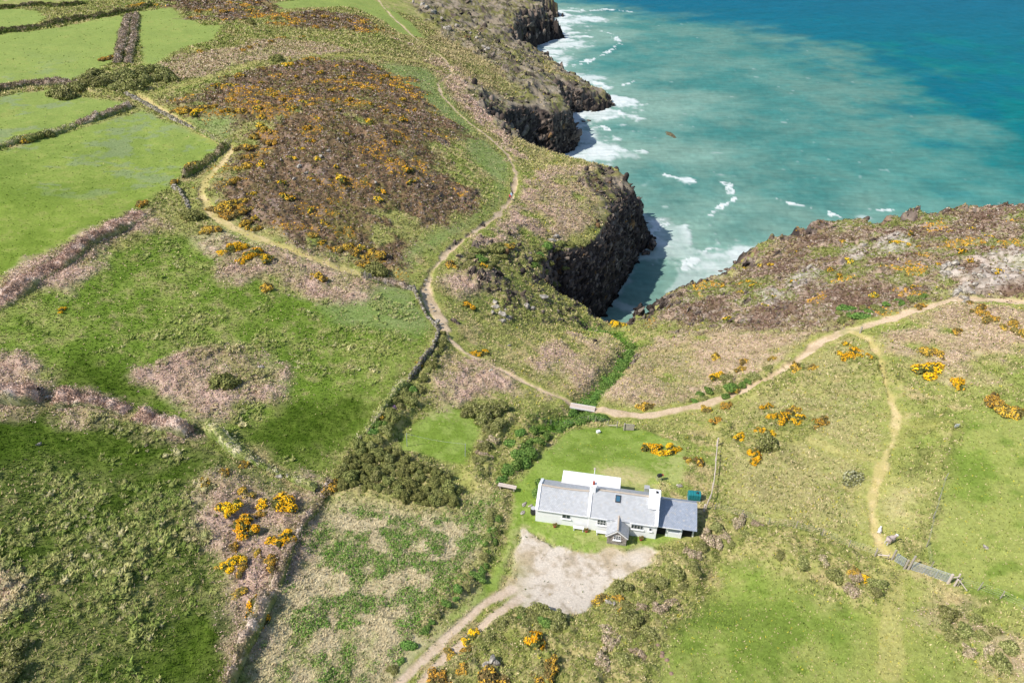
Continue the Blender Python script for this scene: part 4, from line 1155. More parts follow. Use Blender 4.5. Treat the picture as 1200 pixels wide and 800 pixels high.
# moor gorse, the nearer and larger ones
def inside(polys, n, seed, r0, label, name, cat, kinds, zmin=None, sp=1.0, sq=None):
    rg = np.random.default_rng(seed); out = []
    P0 = np.concatenate(polys); lo = P0.min(0); hi = P0.max(0); tries = 0
    cand = rg.uniform(lo, hi, (6000, 2))
    cand = cand[np.max([poly_sd(cand[:, 0], cand[:, 1], q) for q in polys], axis=0) > .4]
    for p in cand:
        if len(out) >= n: break
        r = r0 * rg.uniform(.65, 1.35)
        if any((p[0] - q[0]) ** 2 + (p[1] - q[1]) ** 2 < ((r + q[2]) * sp) ** 2 for q in out): continue
        out.append((p[0], p[1], r))
    for (a, b, r) in out:
        plant(name, random.choice(kinds), 0, 0, r, label, cat, label, xy=(a, b), sq=sq)
def areas(*ps): return [G(p) for p in ps]
inside(areas([(262,100),(310,84),(372,74),(440,82),(500,122),(535,158),(490,166),(500,205),(470,250),(440,300),(370,285),(290,255),(290,190),(305,150)]), 75, 5, 1.3,
       'low orange gorse bush among the heather of the dark moor', 'gorse_bush', 'gorse bush', ['small'], sp=1.6)
inside(areas([(800,350),(880,310),(960,275),(1040,272),(1190,262),(1198,340),(1110,340),(1000,366),(860,384)]), 34, 6, .95,
       'low orange gorse bush among the heather of the right headland', 'gorse_bush', 'gorse bush', ['small'], sp=1.6)

# --- shrubs and hedges
def shrubs(pts, label, kind, r, name='shrub', cat='shrub', sq=None):
    for p in pts:
        plant(name, kind if len(p) < 4 else p[3], p[0], p[1], p[2] if len(p) > 2 else r * random.uniform(.85, 1.2), label, cat, label if len(pts) > 1 else None, sq=sq)
shrubs([(262,447,2.0)], 'round dark bush standing in the pinkish bracken patch of the meadow', 'dark', 2)
shrubs([(438,314,2.6)], 'round dark green bush on the turf beside the wooden field gate', 'dark', 2)
shrubs([(224,252,2.4)], 'dark round bush beside the grass track at left centre', 'dark', 2)
shrubs([(323,70,3.0)], 'dark lone bush on the far track above the moor', 'dark', 2)
shrubs([(294,27,2.4)], 'small dark bush far away near the top left of centre', 'dark', 2)
shrubs([(999,556,1.6)], 'pale green bush alone on the rough slope left of the grass track', 'pale', 2)
shrubs([(463,483,.55)], 'small mauve flowering bush in the hedge left of the small lawn', 'mauve', 1)
shrubs([(725,689,1.2)], 'leafy green bush on the right rim of the gravel yard', 'olive', 2)
shrubs([(629,576,1.0),(633,566,.9)], 'ivy green bush growing against the left end of the cottage', 'green', 1)
shrubs([(898,519,1.9)], 'olive green bush in the scrub behind the garden fence', 'olive', 2)
shrubs([(100,95),(112,90),(124,93),(136,97),(148,101),(158,106),(120,101),(138,106),(108,101),(150,94),(165,90),(178,86),(190,88),(184,95),(172,97),(196,94),(92,104),(78,111),(66,110)],
       'dark olive thicket bush at the junction of the far tracks', 'olive', 3.0)
shrubs([(30,165,2.0),(38,163,1.8),(48,161),(58,159)], 'dark bush on the bank between the two left fields', 'dark', 1.8)
# thick hedge left of the cottage
inside(areas([(392,560),(420,524),(440,522),(490,545),(525,560),(545,580),(538,600),(500,600),(440,580),(400,578)]), 70, 9, .85, 'dark evergreen bush in the thick hedge below the small lawn', 'hedge_shrub', 'hedge bush', ['dark', 'dark', 'olive'], sp=.62, sq=1.2)
inside(areas([(432,520),(448,492),(470,462),(488,452),(502,460),(490,475),(470,490),(452,525)]), 22, 10, 1.0, 'green hedge bush along the left side of the small lawn', 'hedge_shrub', 'hedge bush', ['olive', 'green', 'dark'], sp=.65, sq=1.1)
inside(areas([(490,448),(503,425),(515,400),(520,388),(528,392),(520,415),(505,440),(497,455)]), 14, 12, .8, 'dark bush growing along the shaded side of the stone wall', 'hedge_shrub', 'hedge bush', ['dark', 'olive'], sp=.65)
inside(areas([(566,500),(588,490),(592,500),(578,530),(572,556),(550,556),(556,530)]), 18, 13, .9, 'olive bush in the hedge strip right of the small lawn', 'hedge_shrub', 'hedge bush', ['olive', 'brown', 'olive'], sp=.65)
shrubs([(548,482,1.5),(560,480,1.8),(572,483,1.9),(582,481,1.5),(566,488,1.5)], 'rounded bush of the clipped mound above the small lawn', 'olive', 1.6, sq=.95)
shrubs([(741,401),(737,410),(731,418),(726,426),(722,433),(716,439),(709,446),(702,452),(696,459),(690,463),(729,424),(713,444)], 'bright green bush filling the stream gully', 'green', 1.3, sq=.7)
shrubs([(672,475),(680,483),(690,480),(697,489),(707,489),(668,488),(684,492),(655,500),(662,494)], 'green bush below the plank footbridge', 'green', 1.1)
shrubs([(600,520),(612,512),(625,506),(640,502),(606,535),(618,525),(630,520),(598,550),(606,545),(615,540),(590,560),(622,534),(640,512)], 'lush green bush in the nettle bed right of the grass lane', 'green', 1.05)
shrubs([(610,716),(622,720),(634,716),(646,722),(600,726),(590,733),(618,730),(640,732,.9,'green'),(655,728),(574,748),(610,722,.8,'green'),(628,728)], 'dense leafy bush on the mound below the gravel yard', 'olive', .95, sq=.7)
inside(areas([(572,600),(590,590),(588,630),(578,660),(560,690),(520,725),(490,755),(465,790),(445,795),(470,760),(520,705),(556,665)]), 34, 23, .62, 'green bush in the verge left of the drive', 'verge_shrub', 'shrub', ['green', 'green', 'olive'], sp=.75, sq=.75)
inside(areas([(835,612),(860,604),(900,620),(870,640),(835,655),(815,640)], [(700,730),(740,700),(790,670),(820,640),(832,660),(780,720),(760,780),(700,795)]), 36, 15, 1.0,
       'olive bramble bush on the bank between the yard and the right field', 'bramble_bush', 'bramble bush', ['olive', 'olive', 'brown'], sp=.8, sq=.7)
inside(areas([(900,650),(960,660),(1010,680),(1035,690),(1030,710),(1000,705),(970,680),(900,662)]), 16, 16, .95, 'bramble bush on the low mound left of the gates', 'bramble_bush', 'bramble bush', ['olive', 'brown'], sp=.8, sq=.75)
inside(areas([(1085,725),(1110,712),(1180,740),(1199,770),(1190,795),(1150,780),(1100,750)]), 22, 17, .95, 'brown and green bramble bush on the mound at the bottom right corner', 'bramble_bush', 'bramble bush', ['olive', 'brown', 'olive'], sp=.8, sq=.75)
inside(areas([(610,300),(640,286),(680,280),(690,285),(660,305),(650,320),(620,320)], [(545,300),(575,290),(600,300),(590,318),(550,322)]), 26, 18, 1.5, 'green bush on the brow above the dark inlet', 'shrub', 'shrub', ['olive', 'green', 'dark'], sp=.75, sq=.7)
inside(areas([(975,368),(1020,360),(1060,352),(1090,346),(1080,356),(1030,368),(985,380)]), 14, 19, 1.2, 'dark green bush along the seaward side of the grassy path', 'shrub', 'shrub', ['green', 'dark'], sp=.7, sq=.65)
inside(areas([(840,465),(870,448),(900,432),(915,430),(890,446),(850,468)],[(800,470),(830,455),(850,440),(860,455),(820,472)]), 14, 20, 1.0, 'green gold scrub bush beside the earth path', 'shrub', 'shrub', ['olive', 'green'], sp=.75, sq=.7)
inside(areas([(0,770),(20,755),(35,790),(20,815),(-10,815)]), 5, 22, 1.3, 'brown scrub bush in the bottom left corner', 'shrub', 'shrub', ['brown', 'olive'], sp=.75, sq=.7)
# ------------------------------------------------------------------ hedge banks and field walls
def resample(P, step):
    seg = np.hypot(*np.diff(P, axis=0).T); t = np.concatenate([[0], np.cumsum(seg)])
    n = max(3, int(t[-1] / step)); q = np.linspace(0, t[-1], n)
    X = np.stack([np.interp(q, t, P[:, 0]), np.interp(q, t, P[:, 1])], 1)
    k = np.array([.25, .5, .25])
    for _ in range(3):
        Y = X.copy(); Y[1:-1] = .25 * X[:-2] + .5 * X[1:-1] + .25 * X[2:]; X = Y
    return X

PALS = {
 'bracken': [(214, 186, 168), (188, 158, 140), (160, 132, 114), (196, 168, 150), (224, 200, 184)],
 'grass': [(188, 182, 130), (156, 162, 96), (204, 194, 158), (132, 144, 76)],
 'dark': [(116, 116, 70), (138, 126, 92), (100, 108, 58), (164, 146, 122)],
 'stone': [(150, 142, 128), (120, 112, 100), (168, 160, 148), (100, 92, 80), (136, 134, 90)],
 'brown': [(190, 170, 152), (164, 144, 126), (140, 128, 96), (204, 186, 170)]}

def bank(name, pts, wd, ht, style, label, cat, seed=0, shift=0.):
    """a raised bank or dry stone wall following the ground"""
    P = resample(G(pts), .2 if wd < 1.2 else .28)
    T = np.gradient(P, axis=0); T /= np.linalg.norm(T, axis=1)[:, None] + 1e-9
    Nn = np.stack([-T[:, 1], T[:, 0]], 1)
    m = 9 if style == 'stone' else 21
    v = np.linspace(-1, 1, m)
    prof = np.sqrt(np.clip(1 - np.abs(v) ** (6 if style == 'stone' else 2.4), 0, 1))
    arc = np.arange(len(P)) * .24
    wv = wd * .5 * (1 + .55 * fbm(arc, arc * 0 + seed, 5, 3, seed))
    hv = ht * (.9 + .5 * fbm(arc, arc * 0 + seed + 9, 4, 3, seed + 1))
    end = np.minimum(np.arange(len(P)), np.arange(len(P))[::-1]) / 3.0
    hv = hv * np.clip(.35 + end, 0, 1)
    X = P[:, 0, None] + Nn[:, 0, None] * v * wv[:, None]; Y = P[:, 1, None] + Nn[:, 1, None] * v * wv[:, None]
    base = land_z(X.ravel(), Y.ravel()).reshape(X.shape)
    if style == 'stone':
        rough = (vnoise(X * 1, Y * 1, .38, seed) - .5) * .34 + fbm(X, Y, 1.4, 2, seed) * .08
    else: rough = fbm(X, Y, 2.2, 3, seed) * .4 * ht + fbm(X, Y, .7, 3, seed + 3) * .3
    Z = base - .12 + (hv[:, None] + rough) * prof
    V = np.stack([X, Y, Z], -1).reshape(-1, 3)
    ii = np.arange(V.shape[0]).reshape(X.shape)
    q = np.stack([ii[:-1, :-1], ii[1:, :-1], ii[1:, 1:], ii[:-1, 1:]], -1).reshape(-1, 4)[:, ::-1]
    pal = np.array([lin(c) for c in PALS[style]])
    t = fbm(V[:, 0], V[:, 1], 1.1 if style != 'stone' else .42, 2, seed + 5) * .5 + .5
    k = np.clip((t * len(pal)).astype(int), 0, len(pal) - 1)
    C = pal[k] * RNG.uniform(.75, 1.2, (len(V), 1))
    if style != 'stone':
        side = np.broadcast_to(np.abs(v), X.shape).ravel(); sd = sm(.55, .95, side)[:, None] * .7
        C = C * (1 - sd) + lin((104, 124, 52)) * sd
        nt_ = int(min(len(P) * .28 * wd * 110, 14000)); dst = np.hypot(P[:, 1].mean(), 60)
        j = RNG.integers(0, len(V), nt_)
        ls = max(.2, .0015 * np.hypot(P[:, 1].mean(), 61))
        LP = V[j] + RNG.normal(0, 1, (nt_, 3)) * [.22, .22, .12] + [0, 0, .10]
        lc = C[j] * RNG.uniform(0.75, 1.35, (nt_, 1))
        LV, LF, LC = leaf_quads(LP, unit(nt_, .8), ls * RNG.uniform(.7, 1.6, nt_), lc, .55)
        me = mesh_np(name, np.concatenate([V, LV]), [np.concatenate([q, LF + len(V)])], np.concatenate([C, LC]), False, [M_BLADE])
    else:
        # loose stones bedded in the top and sides
        ns = int(len(P) * 3.2); j = RNG.integers(0, len(V), ns)
        cube = np.array([[a, b, c_] for a in (-1, 1) for b in (-1, 1) for c_ in (-1, 1)], float)
        cf = np.array([[0, 1, 3, 2], [4, 6, 7, 5], [0, 4, 5, 1], [2, 3, 7, 6], [0, 2, 6, 4], [1, 5, 7, 3]])
        sc = RNG.uniform(.07, .17, (ns, 1, 3)) * [1.2, 1.2, .7]
        cb = cube[None] * sc * RNG.uniform(.75, 1.1, (ns, 8, 1)); az = RNG.uniform(0, 6.28, ns)
        rx = cb[..., 0] * np.cos(az)[:, None] - cb[..., 1] * np.sin(az)[:, None]; ry = cb[..., 0] * np.sin(az)[:, None] + cb[..., 1] * np.cos(az)[:, None]
        SVv = np.stack([rx, ry, cb[..., 2]], -1) + V[j][:, None, :]
        SF = (np.arange(ns)[:, None, None] * 8 + cf[None]).reshape(-1, 4)
        sc_ = np.repeat(pal[RNG.integers(0, len(pal), ns)] * RNG.uniform(.8, 1.25, (ns, 1)), 8, 0)
        me = mesh_np(name, np.concatenate([V, SVv.reshape(-1, 3)]), [np.concatenate([q, SF + len(V)])], np.concatenate([C, sc_]), False, [M_ROCK])
    return tag(link(name, me), label, cat, None, 'thing')

bank('hedge_bank', [(-14,109),(0,106),(34,99),(67,97),(92,101)], 3.2, 1.1, 'brown', 'brown bracken hedge bank under the largest far left field', 'hedge bank', 1)
bank('hedge_bank', [(-14,177),(0,174),(20,169),(67,157),(88,148)], 1.8, .9, 'grass', 'thin grassy bank, left half of the boundary between the two bluebell fields', 'hedge bank', 2)
bank('hedge_bank', [(92,147),(110,141),(130,135),(155,127)], 1.8, 1.1, 'brown', 'brown topped hedge bank, right half of the boundary between the two bluebell fields', 'hedge bank', 3)
bank('hedge_bank', [(-12,42),(16,37),(48,32),(78,24)], 3.6, 1.3, 'dark', 'dark hedge bank between the two topmost left fields', 'hedge bank', 4)
bank('hedge_bank', [(80,25),(101,22),(125,19),(148,15),(178,8)], 3.0, 1.3, 'dark', 'dark hedge bank running to the orange gorse row at the top left', 'hedge bank', 5)
bank('hedge_bank', [(152,18),(147,34),(144,48),(141,64),(138,74)], 3.2, 1.2, 'brown', 'left one of the two parallel hedge banks right of the largest far left field', 'hedge bank', 6)
bank('hedge_bank', [(160,17),(158,34),(156,50),(153,62),(150,74)], 2.2, 1.0, 'brown', 'right one of the two parallel hedge banks right of the largest far left field', 'hedge bank', 7)
bank('hedge_bank', [(0,12),(20,9),(45,6),(70,8),(100,5)], 3.0, 1.1, 'dark', 'hedge bank crossing the top left corner', 'hedge bank', 8)
bank('hedge_bank', [(-20,362),(20,342),(60,318),(96,294),(130,272),(165,250)], 3.2, .8, 'bracken', 'long pinkish bracken bank below the big left field', 'hedge bank', 9)
bank('hedge_bank', [(-24,468),(0,466),(26,466),(48,464)], 3.6, 1.9, 'bracken', 'high bracken hedge bank at the left edge casting a black shadow', 'hedge bank', 10)
bank('hedge_bank', [(66,469),(90,471),(120,475),(150,482)], 3.2, 1.3, 'bracken', 'long pinkish bracken bank left of the gap in the meadow boundary', 'hedge bank', 11)
bank('hedge_bank', [(160,489),(178,494),(200,503),(224,510)], 3.6, 1.4, 'bracken', 'rounded bracken bank that joins the grassy stone wall', 'hedge bank', 12)
bank('field_wall', [(238,503),(262,515),(282,533),(310,546),(335,558),(355,568),(372,575)], 1.4, 1.15, 'grass', 'grass topped stone wall between the meadow and the bracken bank', 'wall', 13)
bank('field_wall', [(386,566),(377,585),(366,603),(354,620),(343,645),(332,672),(322,690)], .9, 1.0, 'brown', 'tumbled stone wall going down from the corner, upper half', 'wall', 14)
bank('field_wall', [(318,696),(308,716),(298,738),(288,758),(274,792),(262,822)], 1.2, 1.3, 'brown', 'flat topped earth and stone wall at the bottom left, lower half', 'wall', 15)
bank('dry_stone_wall', [(477,340),(485,342),(491,354),(500,370),(510,380),(514,385)], .42, 1.0, 'stone', 'grey dry stone wall beside the steps of the coast path', 'wall', 16)
bank('dry_stone_wall', [(514,387),(512,400),(506,412),(495,426),(485,438),(480,447)], .42, .9, 'stone', 'dry stone wall with dark bushes on its shaded side', 'wall', 17)
bank('field_wall', [(480,449),(470,456),(463,466),(455,479),(447,491),(432,508),(416,521)], .9, .9, 'grass', 'overgrown wall between the meadow and the hedge of the small lawn', 'wall', 18)
bank('field_wall', [(147,112),(160,118),(172,124),(186,131),(205,141),(226,150)], .8, .8, 'stone', 'low pale stone wall along the far grass track, upper part', 'wall', 19)
bank('field_wall', [(228,152),(245,160),(260,166),(268,170)], .8, .8, 'grass', 'low grassy wall along the far grass track, lower part', 'wall', 20)
bank('field_wall', [(203,221),(212,227),(218,236),(222,246)], .6, .8, 'stone', 'short pale stone wall left of the grass track bend', 'wall', 21)
bank('hedge_bank', [(216,210),(235,198),(252,184),(266,171)], 1.6, 1.1, 'dark', 'dark hedge bank inside the bend of the grass track', 'hedge bank', 22)
bank('hedge_bank', [(438,330),(452,332),(466,334),(477,338)], 2.4, 1.0, 'brown', 'brown bank between the wooden field gate and the stone wall', 'hedge bank', 23)

# ------------------------------------------------------------------ boulders and sea rocks
def rock_mesh(seed, cols, flat=.7, n=3):
    bm = bmesh.new(); bmesh.ops.create_icosphere(bm, subdivisions=n, radius=1)
    V = np.array([v.co[:] for v in bm.verts]); F = np.array([[v.index for v in f.verts] for f in bm.faces]); bm.free()
    rg = np.random.default_rng(seed)
    for _ in range(9):                                     # split faces
        d = rg.normal(size=3); d /= np.linalg.norm(d); k = rg.uniform(.42, .8)
        t = V @ d; V = V - np.maximum(t - k, 0)[:, None] * d
    nz = fbm(V[:, 0] * 1.3 + V[:, 2], V[:, 1] + V[:, 2] * 1.1, .5, 3, seed)
    V = V * (1 + .2 * nz[:, None]) * [1, .62, flat]
    pal = np.array([lin(c) for c in cols])
    C = pal[rg.integers(0, len(pal), len(V))] * rg.uniform(.75, 1.2, (len(V), 1))
    return mesh_np('rock', V, [F], C, False, [M_ROCK])
PALE = [rock_mesh(s, [(196, 188, 174), (168, 160, 148), (140, 132, 122), (120, 112, 100)]) for s in (1, 2, 3)]
DARKR = [rock_mesh(s, [(84, 76, 72), (110, 98, 90), (60, 56, 54), (130, 110, 92)], .8) for s in (4, 5, 6)]
def rock(pool, px, py, r, label, name='boulder', cat='rock', group=None, z=None, sq=1.):
    if z is None:
        x, y = ground(px, py)[0]; zz = float(land_z(x, y)[0]) + .12 * r
    else:
        x, y = at(px, py, z); zz = z
    o = bpy.data.objects.new(name, random.choice(pool)); COL.objects.link(o)
    o.location = (x, y, zz); o.scale = (r, r * random.uniform(.8, 1.1), r * sq); o.rotation_euler = (random.uniform(-.2, .2), random.uniform(-.2, .2), random.uniform(0, 6.28))
    return tag(o, label, cat, group)
def rocks(pool, pts, label, r=.6, name='boulder', z=None, sq=1.):
    for p in pts: rock(pool, p[0], p[1], p[2] if len(p) > 2 else r * random.uniform(.7, 1.3), label, name, 'rock', label if len(pts) > 1 else None, z, sq)
rocks(PALE, [(582,362),(586,368),(590,372),(580,356),(593,365),(588,377),(577,368),(596,374)], 'pale boulder in the tumbled pile right of the coast path', .8)
rocks(PALE, [(617,363,1.2),(623,366)], 'grey boulder on the green brow above the inlet head', .9)
rocks(PALE, [(645,283,1.3),(650,279,1.1),(655,286)], 'pale outcrop rock on the green brow of the promontory', 1.0)
rocks(PALE, [(634,352,1.6)], 'flat pale slab on the lip of the inlet', 1, sq=.3)
rocks(PALE, [(464,461,.6),(468,453,.5)], 'white boulder in the wall left of the small lawn', .5)
rocks(PALE, [(55,467,.55),(60,466,.5),(64,470,.4)], 'white boulder in the gap of the meadow boundary', .5)
rocks(PALE, [(577,776,.6),(582,780,.5),(571,782,.5)], 'pale lichen covered rock in the bottom scrub', .5)
rocks(PALE, [(714,709,.5),(719,711,.35)], 'white rock in the scrub right of the gravel yard', .5)
rocks(PALE, [(797,570,.45)], 'whitish garden rock left of the green tank', .5)
rocks(PALE, [(615,591,.5),(613,600,.45),(622,592,.35)], 'pale stone in the grass left of the cottage', .4, sq=.4)
rocks(PALE, [(576,437,.45)], 'single white stone beside the coast path', .5)
rocks(PALE, [(597,405,.4)], 'small white stone on the slope inside the path bend', .4)
rocks(PALE, [(307,432,.6)], 'pale boulder at the right of the meadow bracken patch', .5)
rocks(PALE, [(45,521,.4)], 'lone whitish stone in the low field', .4)
rocks(PALE, [(1154,640,.4)], 'small white stone in the right hand field', .4)
rocks(PALE, [(328,559,.6),(338,558,.5),(354,566,.4)], 'white stone fallen from the grass topped wall', .5)
rocks(PALE, [(510,376,.9),(516,379,.6)], 'big pale slab beside the coast path steps', .8, sq=.35)
rocks(DARKR, [(532,375,.8),(536,377,.6)], 'dark boulder beside the coast path steps', .8)
rocks(PALE, [(1128,350),(1135,345),(1142,337),(1138,326),(1146,318),(1125,338),(1132,355),(1150,330),(1120,347),(1152,310),(1160,302),(1170,318),(1185,325),(1192,312),(1178,306),(1165,326)],
      'pale outcrop rock on the crest of the right headland', .95)
rocks(PALE, [(1105,318),(1112,314),(1118,312),(1124,318),(1110,323)], 'weathered grey outcrop rock left of the pale crest', .95)
rocks(PALE, [(938,324),(944,318),(950,312),(932,330),(1030,290),(1040,284),(1050,280),(905,348),(898,350),(1000,295),(1012,292),(1022,303)], 'pale rock breaking through the heather of the right headland', .8)
rocks(PALE, [(352,196),(358,202),(345,206),(376,186),(384,180),(396,196),(368,210),(330,190),(398,170),(418,196),(430,180),(440,215)], 'grey rock breaking through the heather of the dark moor', .6)
rocks(PALE, [(509,20),(518,26),(500,14),(525,40),(536,34),(552,44),(558,50),(566,56),(572,60),(485,5),(495,10)], 'grey outcrop rock on the far coastal slope', 2.0)
rocks(DARKR, [(763,289,3.0),(758,296,1.8)], 'dark sea rock at the mouth of the inlet', 2, 'sea_rock', .6, .9)
REEF = [rock_mesh(s, [(96, 90, 70), (82, 78, 62), (108, 98, 72)], .8) for s in (7, 8)]
rocks(REEF, [(787,160,3.6),(784,157.5,2.4),(789,162.5,2.0)], 'brownish reef rock just breaking the open sea', 2, 'sea_rock', -.6, .55)
rocks(DARKR, [(667,91,3.2)], 'small dark skerry in the foam between the far headlands', 2, 'sea_rock', .2, .8)
rocks(DARKR, [(650,94,4),(656,96,3),(643,90,3)], 'low dark rock awash at the foot of the far headland', 2, 'sea_rock', .2, .7)
rocks(DARKR, [(712,123,3),(718,123,2.2),(705,118,3.6)], 'jagged dark rock at the tip of the middle headland', 2, 'sea_rock', .5, 1.3)
rocks(DARKR, [(648,184,3),(655,188,2.4),(642,178,3)], 'dark rock at the foot of the shadowed cove cliff', 2, 'sea_rock', .3, .9)
rocks(DARKR, [(684,143,1.6),(690,142,1.2)], 'dark rock awash in the foam below the cove cliff', 2, 'sea_rock', 0., .6)
rocks(DARKR, [(850,316,1.2),(845,318,1.0),(862,310,1.5)], 'dark shore rock under the right headland', 1.2, 'sea_rock', .1, .8)
# stone steps of the coast path
for k, (sx0, sy0) in enumerate([(498,329),(497,334),(498,339),(499,344),(504,356),(507,360),(509,364)]):
    rock(PALE, sx0, sy0, .42, 'flat pale step stone set in the coast path', 'step_stone', 'step', 'step stones in the coast path', sq=.35)
# ------------------------------------------------------------------ the cottage
def slate_mat(name, a, b, mortar, sx=3.2):
    m, nt, bs = new_mat(name); L = nt.links.new
    uv = node(nt, 'ShaderNodeUVMap')
    br = node(nt, 'ShaderNodeTexBrick'); L(uv.outputs['UV'], br.inputs['Vector'])
    br.inputs['Color1'].default_value = (*a, 1); br.inputs['Color2'].default_value = (*b, 1); br.inputs['Mortar'].default_value = (*mortar, 1)
    br.inputs['Scale'].default_value = sx; br.inputs['Mortar Size'].default_value = .03; br.inputs['Brick Width'].default_value = .75; br.inputs['Row Height'].default_value = .5
    n = node(nt, 'ShaderNodeTexNoise', Scale=1.3, Detail=6.0, Roughness=.7); L(uv.outputs['UV'], n.inputs['Vector'])
    n2 = node(nt, 'ShaderNodeTexNoise', Scale=3.0, Detail=3.0); L(uv.outputs['UV'], n2.inputs['Vector'])
    mr = node(nt, 'ShaderNodeMapRange'); L(n.outputs['Fac'], mr.inputs['Value']); mr.inputs['To Min'].default_value = .72; mr.inputs['To Max'].default_value = 1.25
    mx = node(nt, 'ShaderNodeMix', data_type='RGBA', blend_type='MULTIPLY'); mx.inputs['Factor'].default_value = 1
    L(br.outputs['Color'], mx.inputs['A']); L(mr.outputs['Result'], mx.inputs['B'])
    r2 = node(nt, 'ShaderNodeMapRange'); L(n2.outputs['Fac'], r2.inputs['Value']); r2.inputs['From Min'].default_value = .58; r2.inputs['From Max'].default_value = .72; r2.inputs['To Max'].default_value = .55
    m2 = node(nt, 'ShaderNodeMix', data_type='RGBA'); L(r2.outputs['Result'], m2.inputs['Factor']); L(mx.outputs['Result'], m2.inputs['A'])
    m2.inputs['B'].default_value = (.58, .52, .42, 1)
    L(m2.outputs['Result'], bs.inputs['Base Color'])
    bp = node(nt, 'ShaderNodeBump', Strength=.4, Distance=.02); L(br.outputs['Fac'], bp.inputs['Height']); bp.invert = True
    L(bp.outputs['Normal'], bs.inputs['Normal'])
    bs.inputs['Roughness'].default_value = .6; bs.inputs['Specular IOR Level'].default_value = .35
    return m
M_SLATE = slate_mat('slate', (.55, .56, .58), (.46, .47, .49), (.27, .28, .29))
M_SLATE2 = slate_mat('slate_darker', (.37, .41, .49), (.31, .35, .42), (.18, .2, .24))
M_WHITE = plain_mat('limewash', (.95, .95, .95), .85, .2, .02, 1.2, bump=.15)
M_TRIM = plain_mat('white_paint', (.8, .8, .8), .6, .3, .03, 3)
M_FLAT = plain_mat('white_roof_felt', (.84, .84, .85), .7, .2, .04, .8)
M_RIDGE = plain_mat('ridge_tile', (.52, .44, .36), .8, .2, .2, 3)
M_DARK = plain_mat('opening_shade', (.02, .02, .022), .8, .2, .2, 2)  # flat black in place of the shade inside openings
M_POT = plain_mat('terracotta', (.42, .10, .07), .8, .2, .15, 3)
M_RED = plain_mat('dark_red_paint', (.22, .03, .03), .6, .3, .1, 3)
M_GREYD = plain_mat('pale_blue_door', (.42, .47, .54), .6, .3, .05, 3)
M_WOOD = plain_mat('weathered_wood', (.40, .35, .29), .85, .2, .3, 6, bump=.3)
M_WOODP = plain_mat('pale_wood', (.62, .52, .44), .85, .2, .2, 5, bump=.2)
M_METAL = plain_mat('galvanised_steel', (.50, .53, .55), .45, .5, .1, 5, metal=.35)
M_WIRE = plain_mat('fence_wire', (.45, .46, .45), .5, .5, .05, 5, metal=.3)
M_TEAL = plain_mat('teal_plastic', (.02, .22, .24), .45, .4, .12, 3)
M_BLACK = plain_mat('black_plastic', (.03, .03, .035), .5, .4, .1, 4)
M_GREYB = plain_mat('grey_plastic', (.42, .42, .43), .6, .3, .08, 4)
m, nt, b = new_mat('window_glass'); b.inputs['Base Color'].default_value = (.03, .045, .06, 1); b.inputs['Roughness'].default_value = .08; b.inputs['Specular IOR Level'].default_value = .6
n = node(nt, 'ShaderNodeTexNoise', Scale=3.0); mr = node(nt, 'ShaderNodeMapRange'); nt.links.new(n.outputs['Fac'], mr.inputs['Value']); mr.inputs['To Min'].default_value = .05; mr.inputs['To Max'].default_value = .15
nt.links.new(mr.outputs['Result'], b.inputs['Roughness']); M_GLASS = m
m, nt, b = new_mat('skylight_glass'); b.inputs['Base Color'].default_value = (.05, .14, .22, 1); b.inputs['Roughness'].default_value = .1
n = node(nt, 'ShaderNodeTexNoise', Scale=2.0); mr = node(nt, 'ShaderNodeMapRange'); nt.links.new(n.outputs['Fac'], mr.inputs['Value']); mr.inputs['To Min'].default_value = .05; mr.inputs['To Max'].default_value = .2
nt.links.new(mr.outputs['Result'], b.inputs['Roughness']); M_SKYL = m
m, nt, b = new_mat('rubble_stone'); L = nt.links.new
tc = node(nt, 'ShaderNodeTexCoord'); vo = node(nt, 'ShaderNodeTexVoronoi', Scale=4.5); L(tc.outputs['Object'], vo.inputs['Vector'])
vd = node(nt, 'ShaderNodeTexVoronoi', Scale=4.5, feature='DISTANCE_TO_EDGE'); L(tc.outputs['Object'], vd.inputs['Vector'])
rp = node(nt, 'ShaderNodeValToRGB'); L(vo.outputs['Color'], rp.inputs['Fac'])
rp.color_ramp.elements[0].color = (.14, .12, .11, 1); rp.color_ramp.elements[1].color = (.42, .37, .33, 1)
mm = node(nt, 'ShaderNodeMapRange'); L(vd.outputs['Distance'], mm.inputs['Value']); mm.inputs['From Max'].default_value = .08; mm.inputs['To Min'].default_value = 1; mm.inputs['To Max'].default_value = 0
mx = node(nt, 'ShaderNodeMix', data_type='RGBA'); L(mm.outputs['Result'], mx.inputs['Factor']); L(rp.outputs['Color'], mx.inputs['A']); mx.inputs['B'].default_value = (.48, .44, .4, 1)
L(mx.outputs['Result'], b.inputs['Base Color']); b.inputs['Roughness'].default_value = .9; M_RUBBLE = m

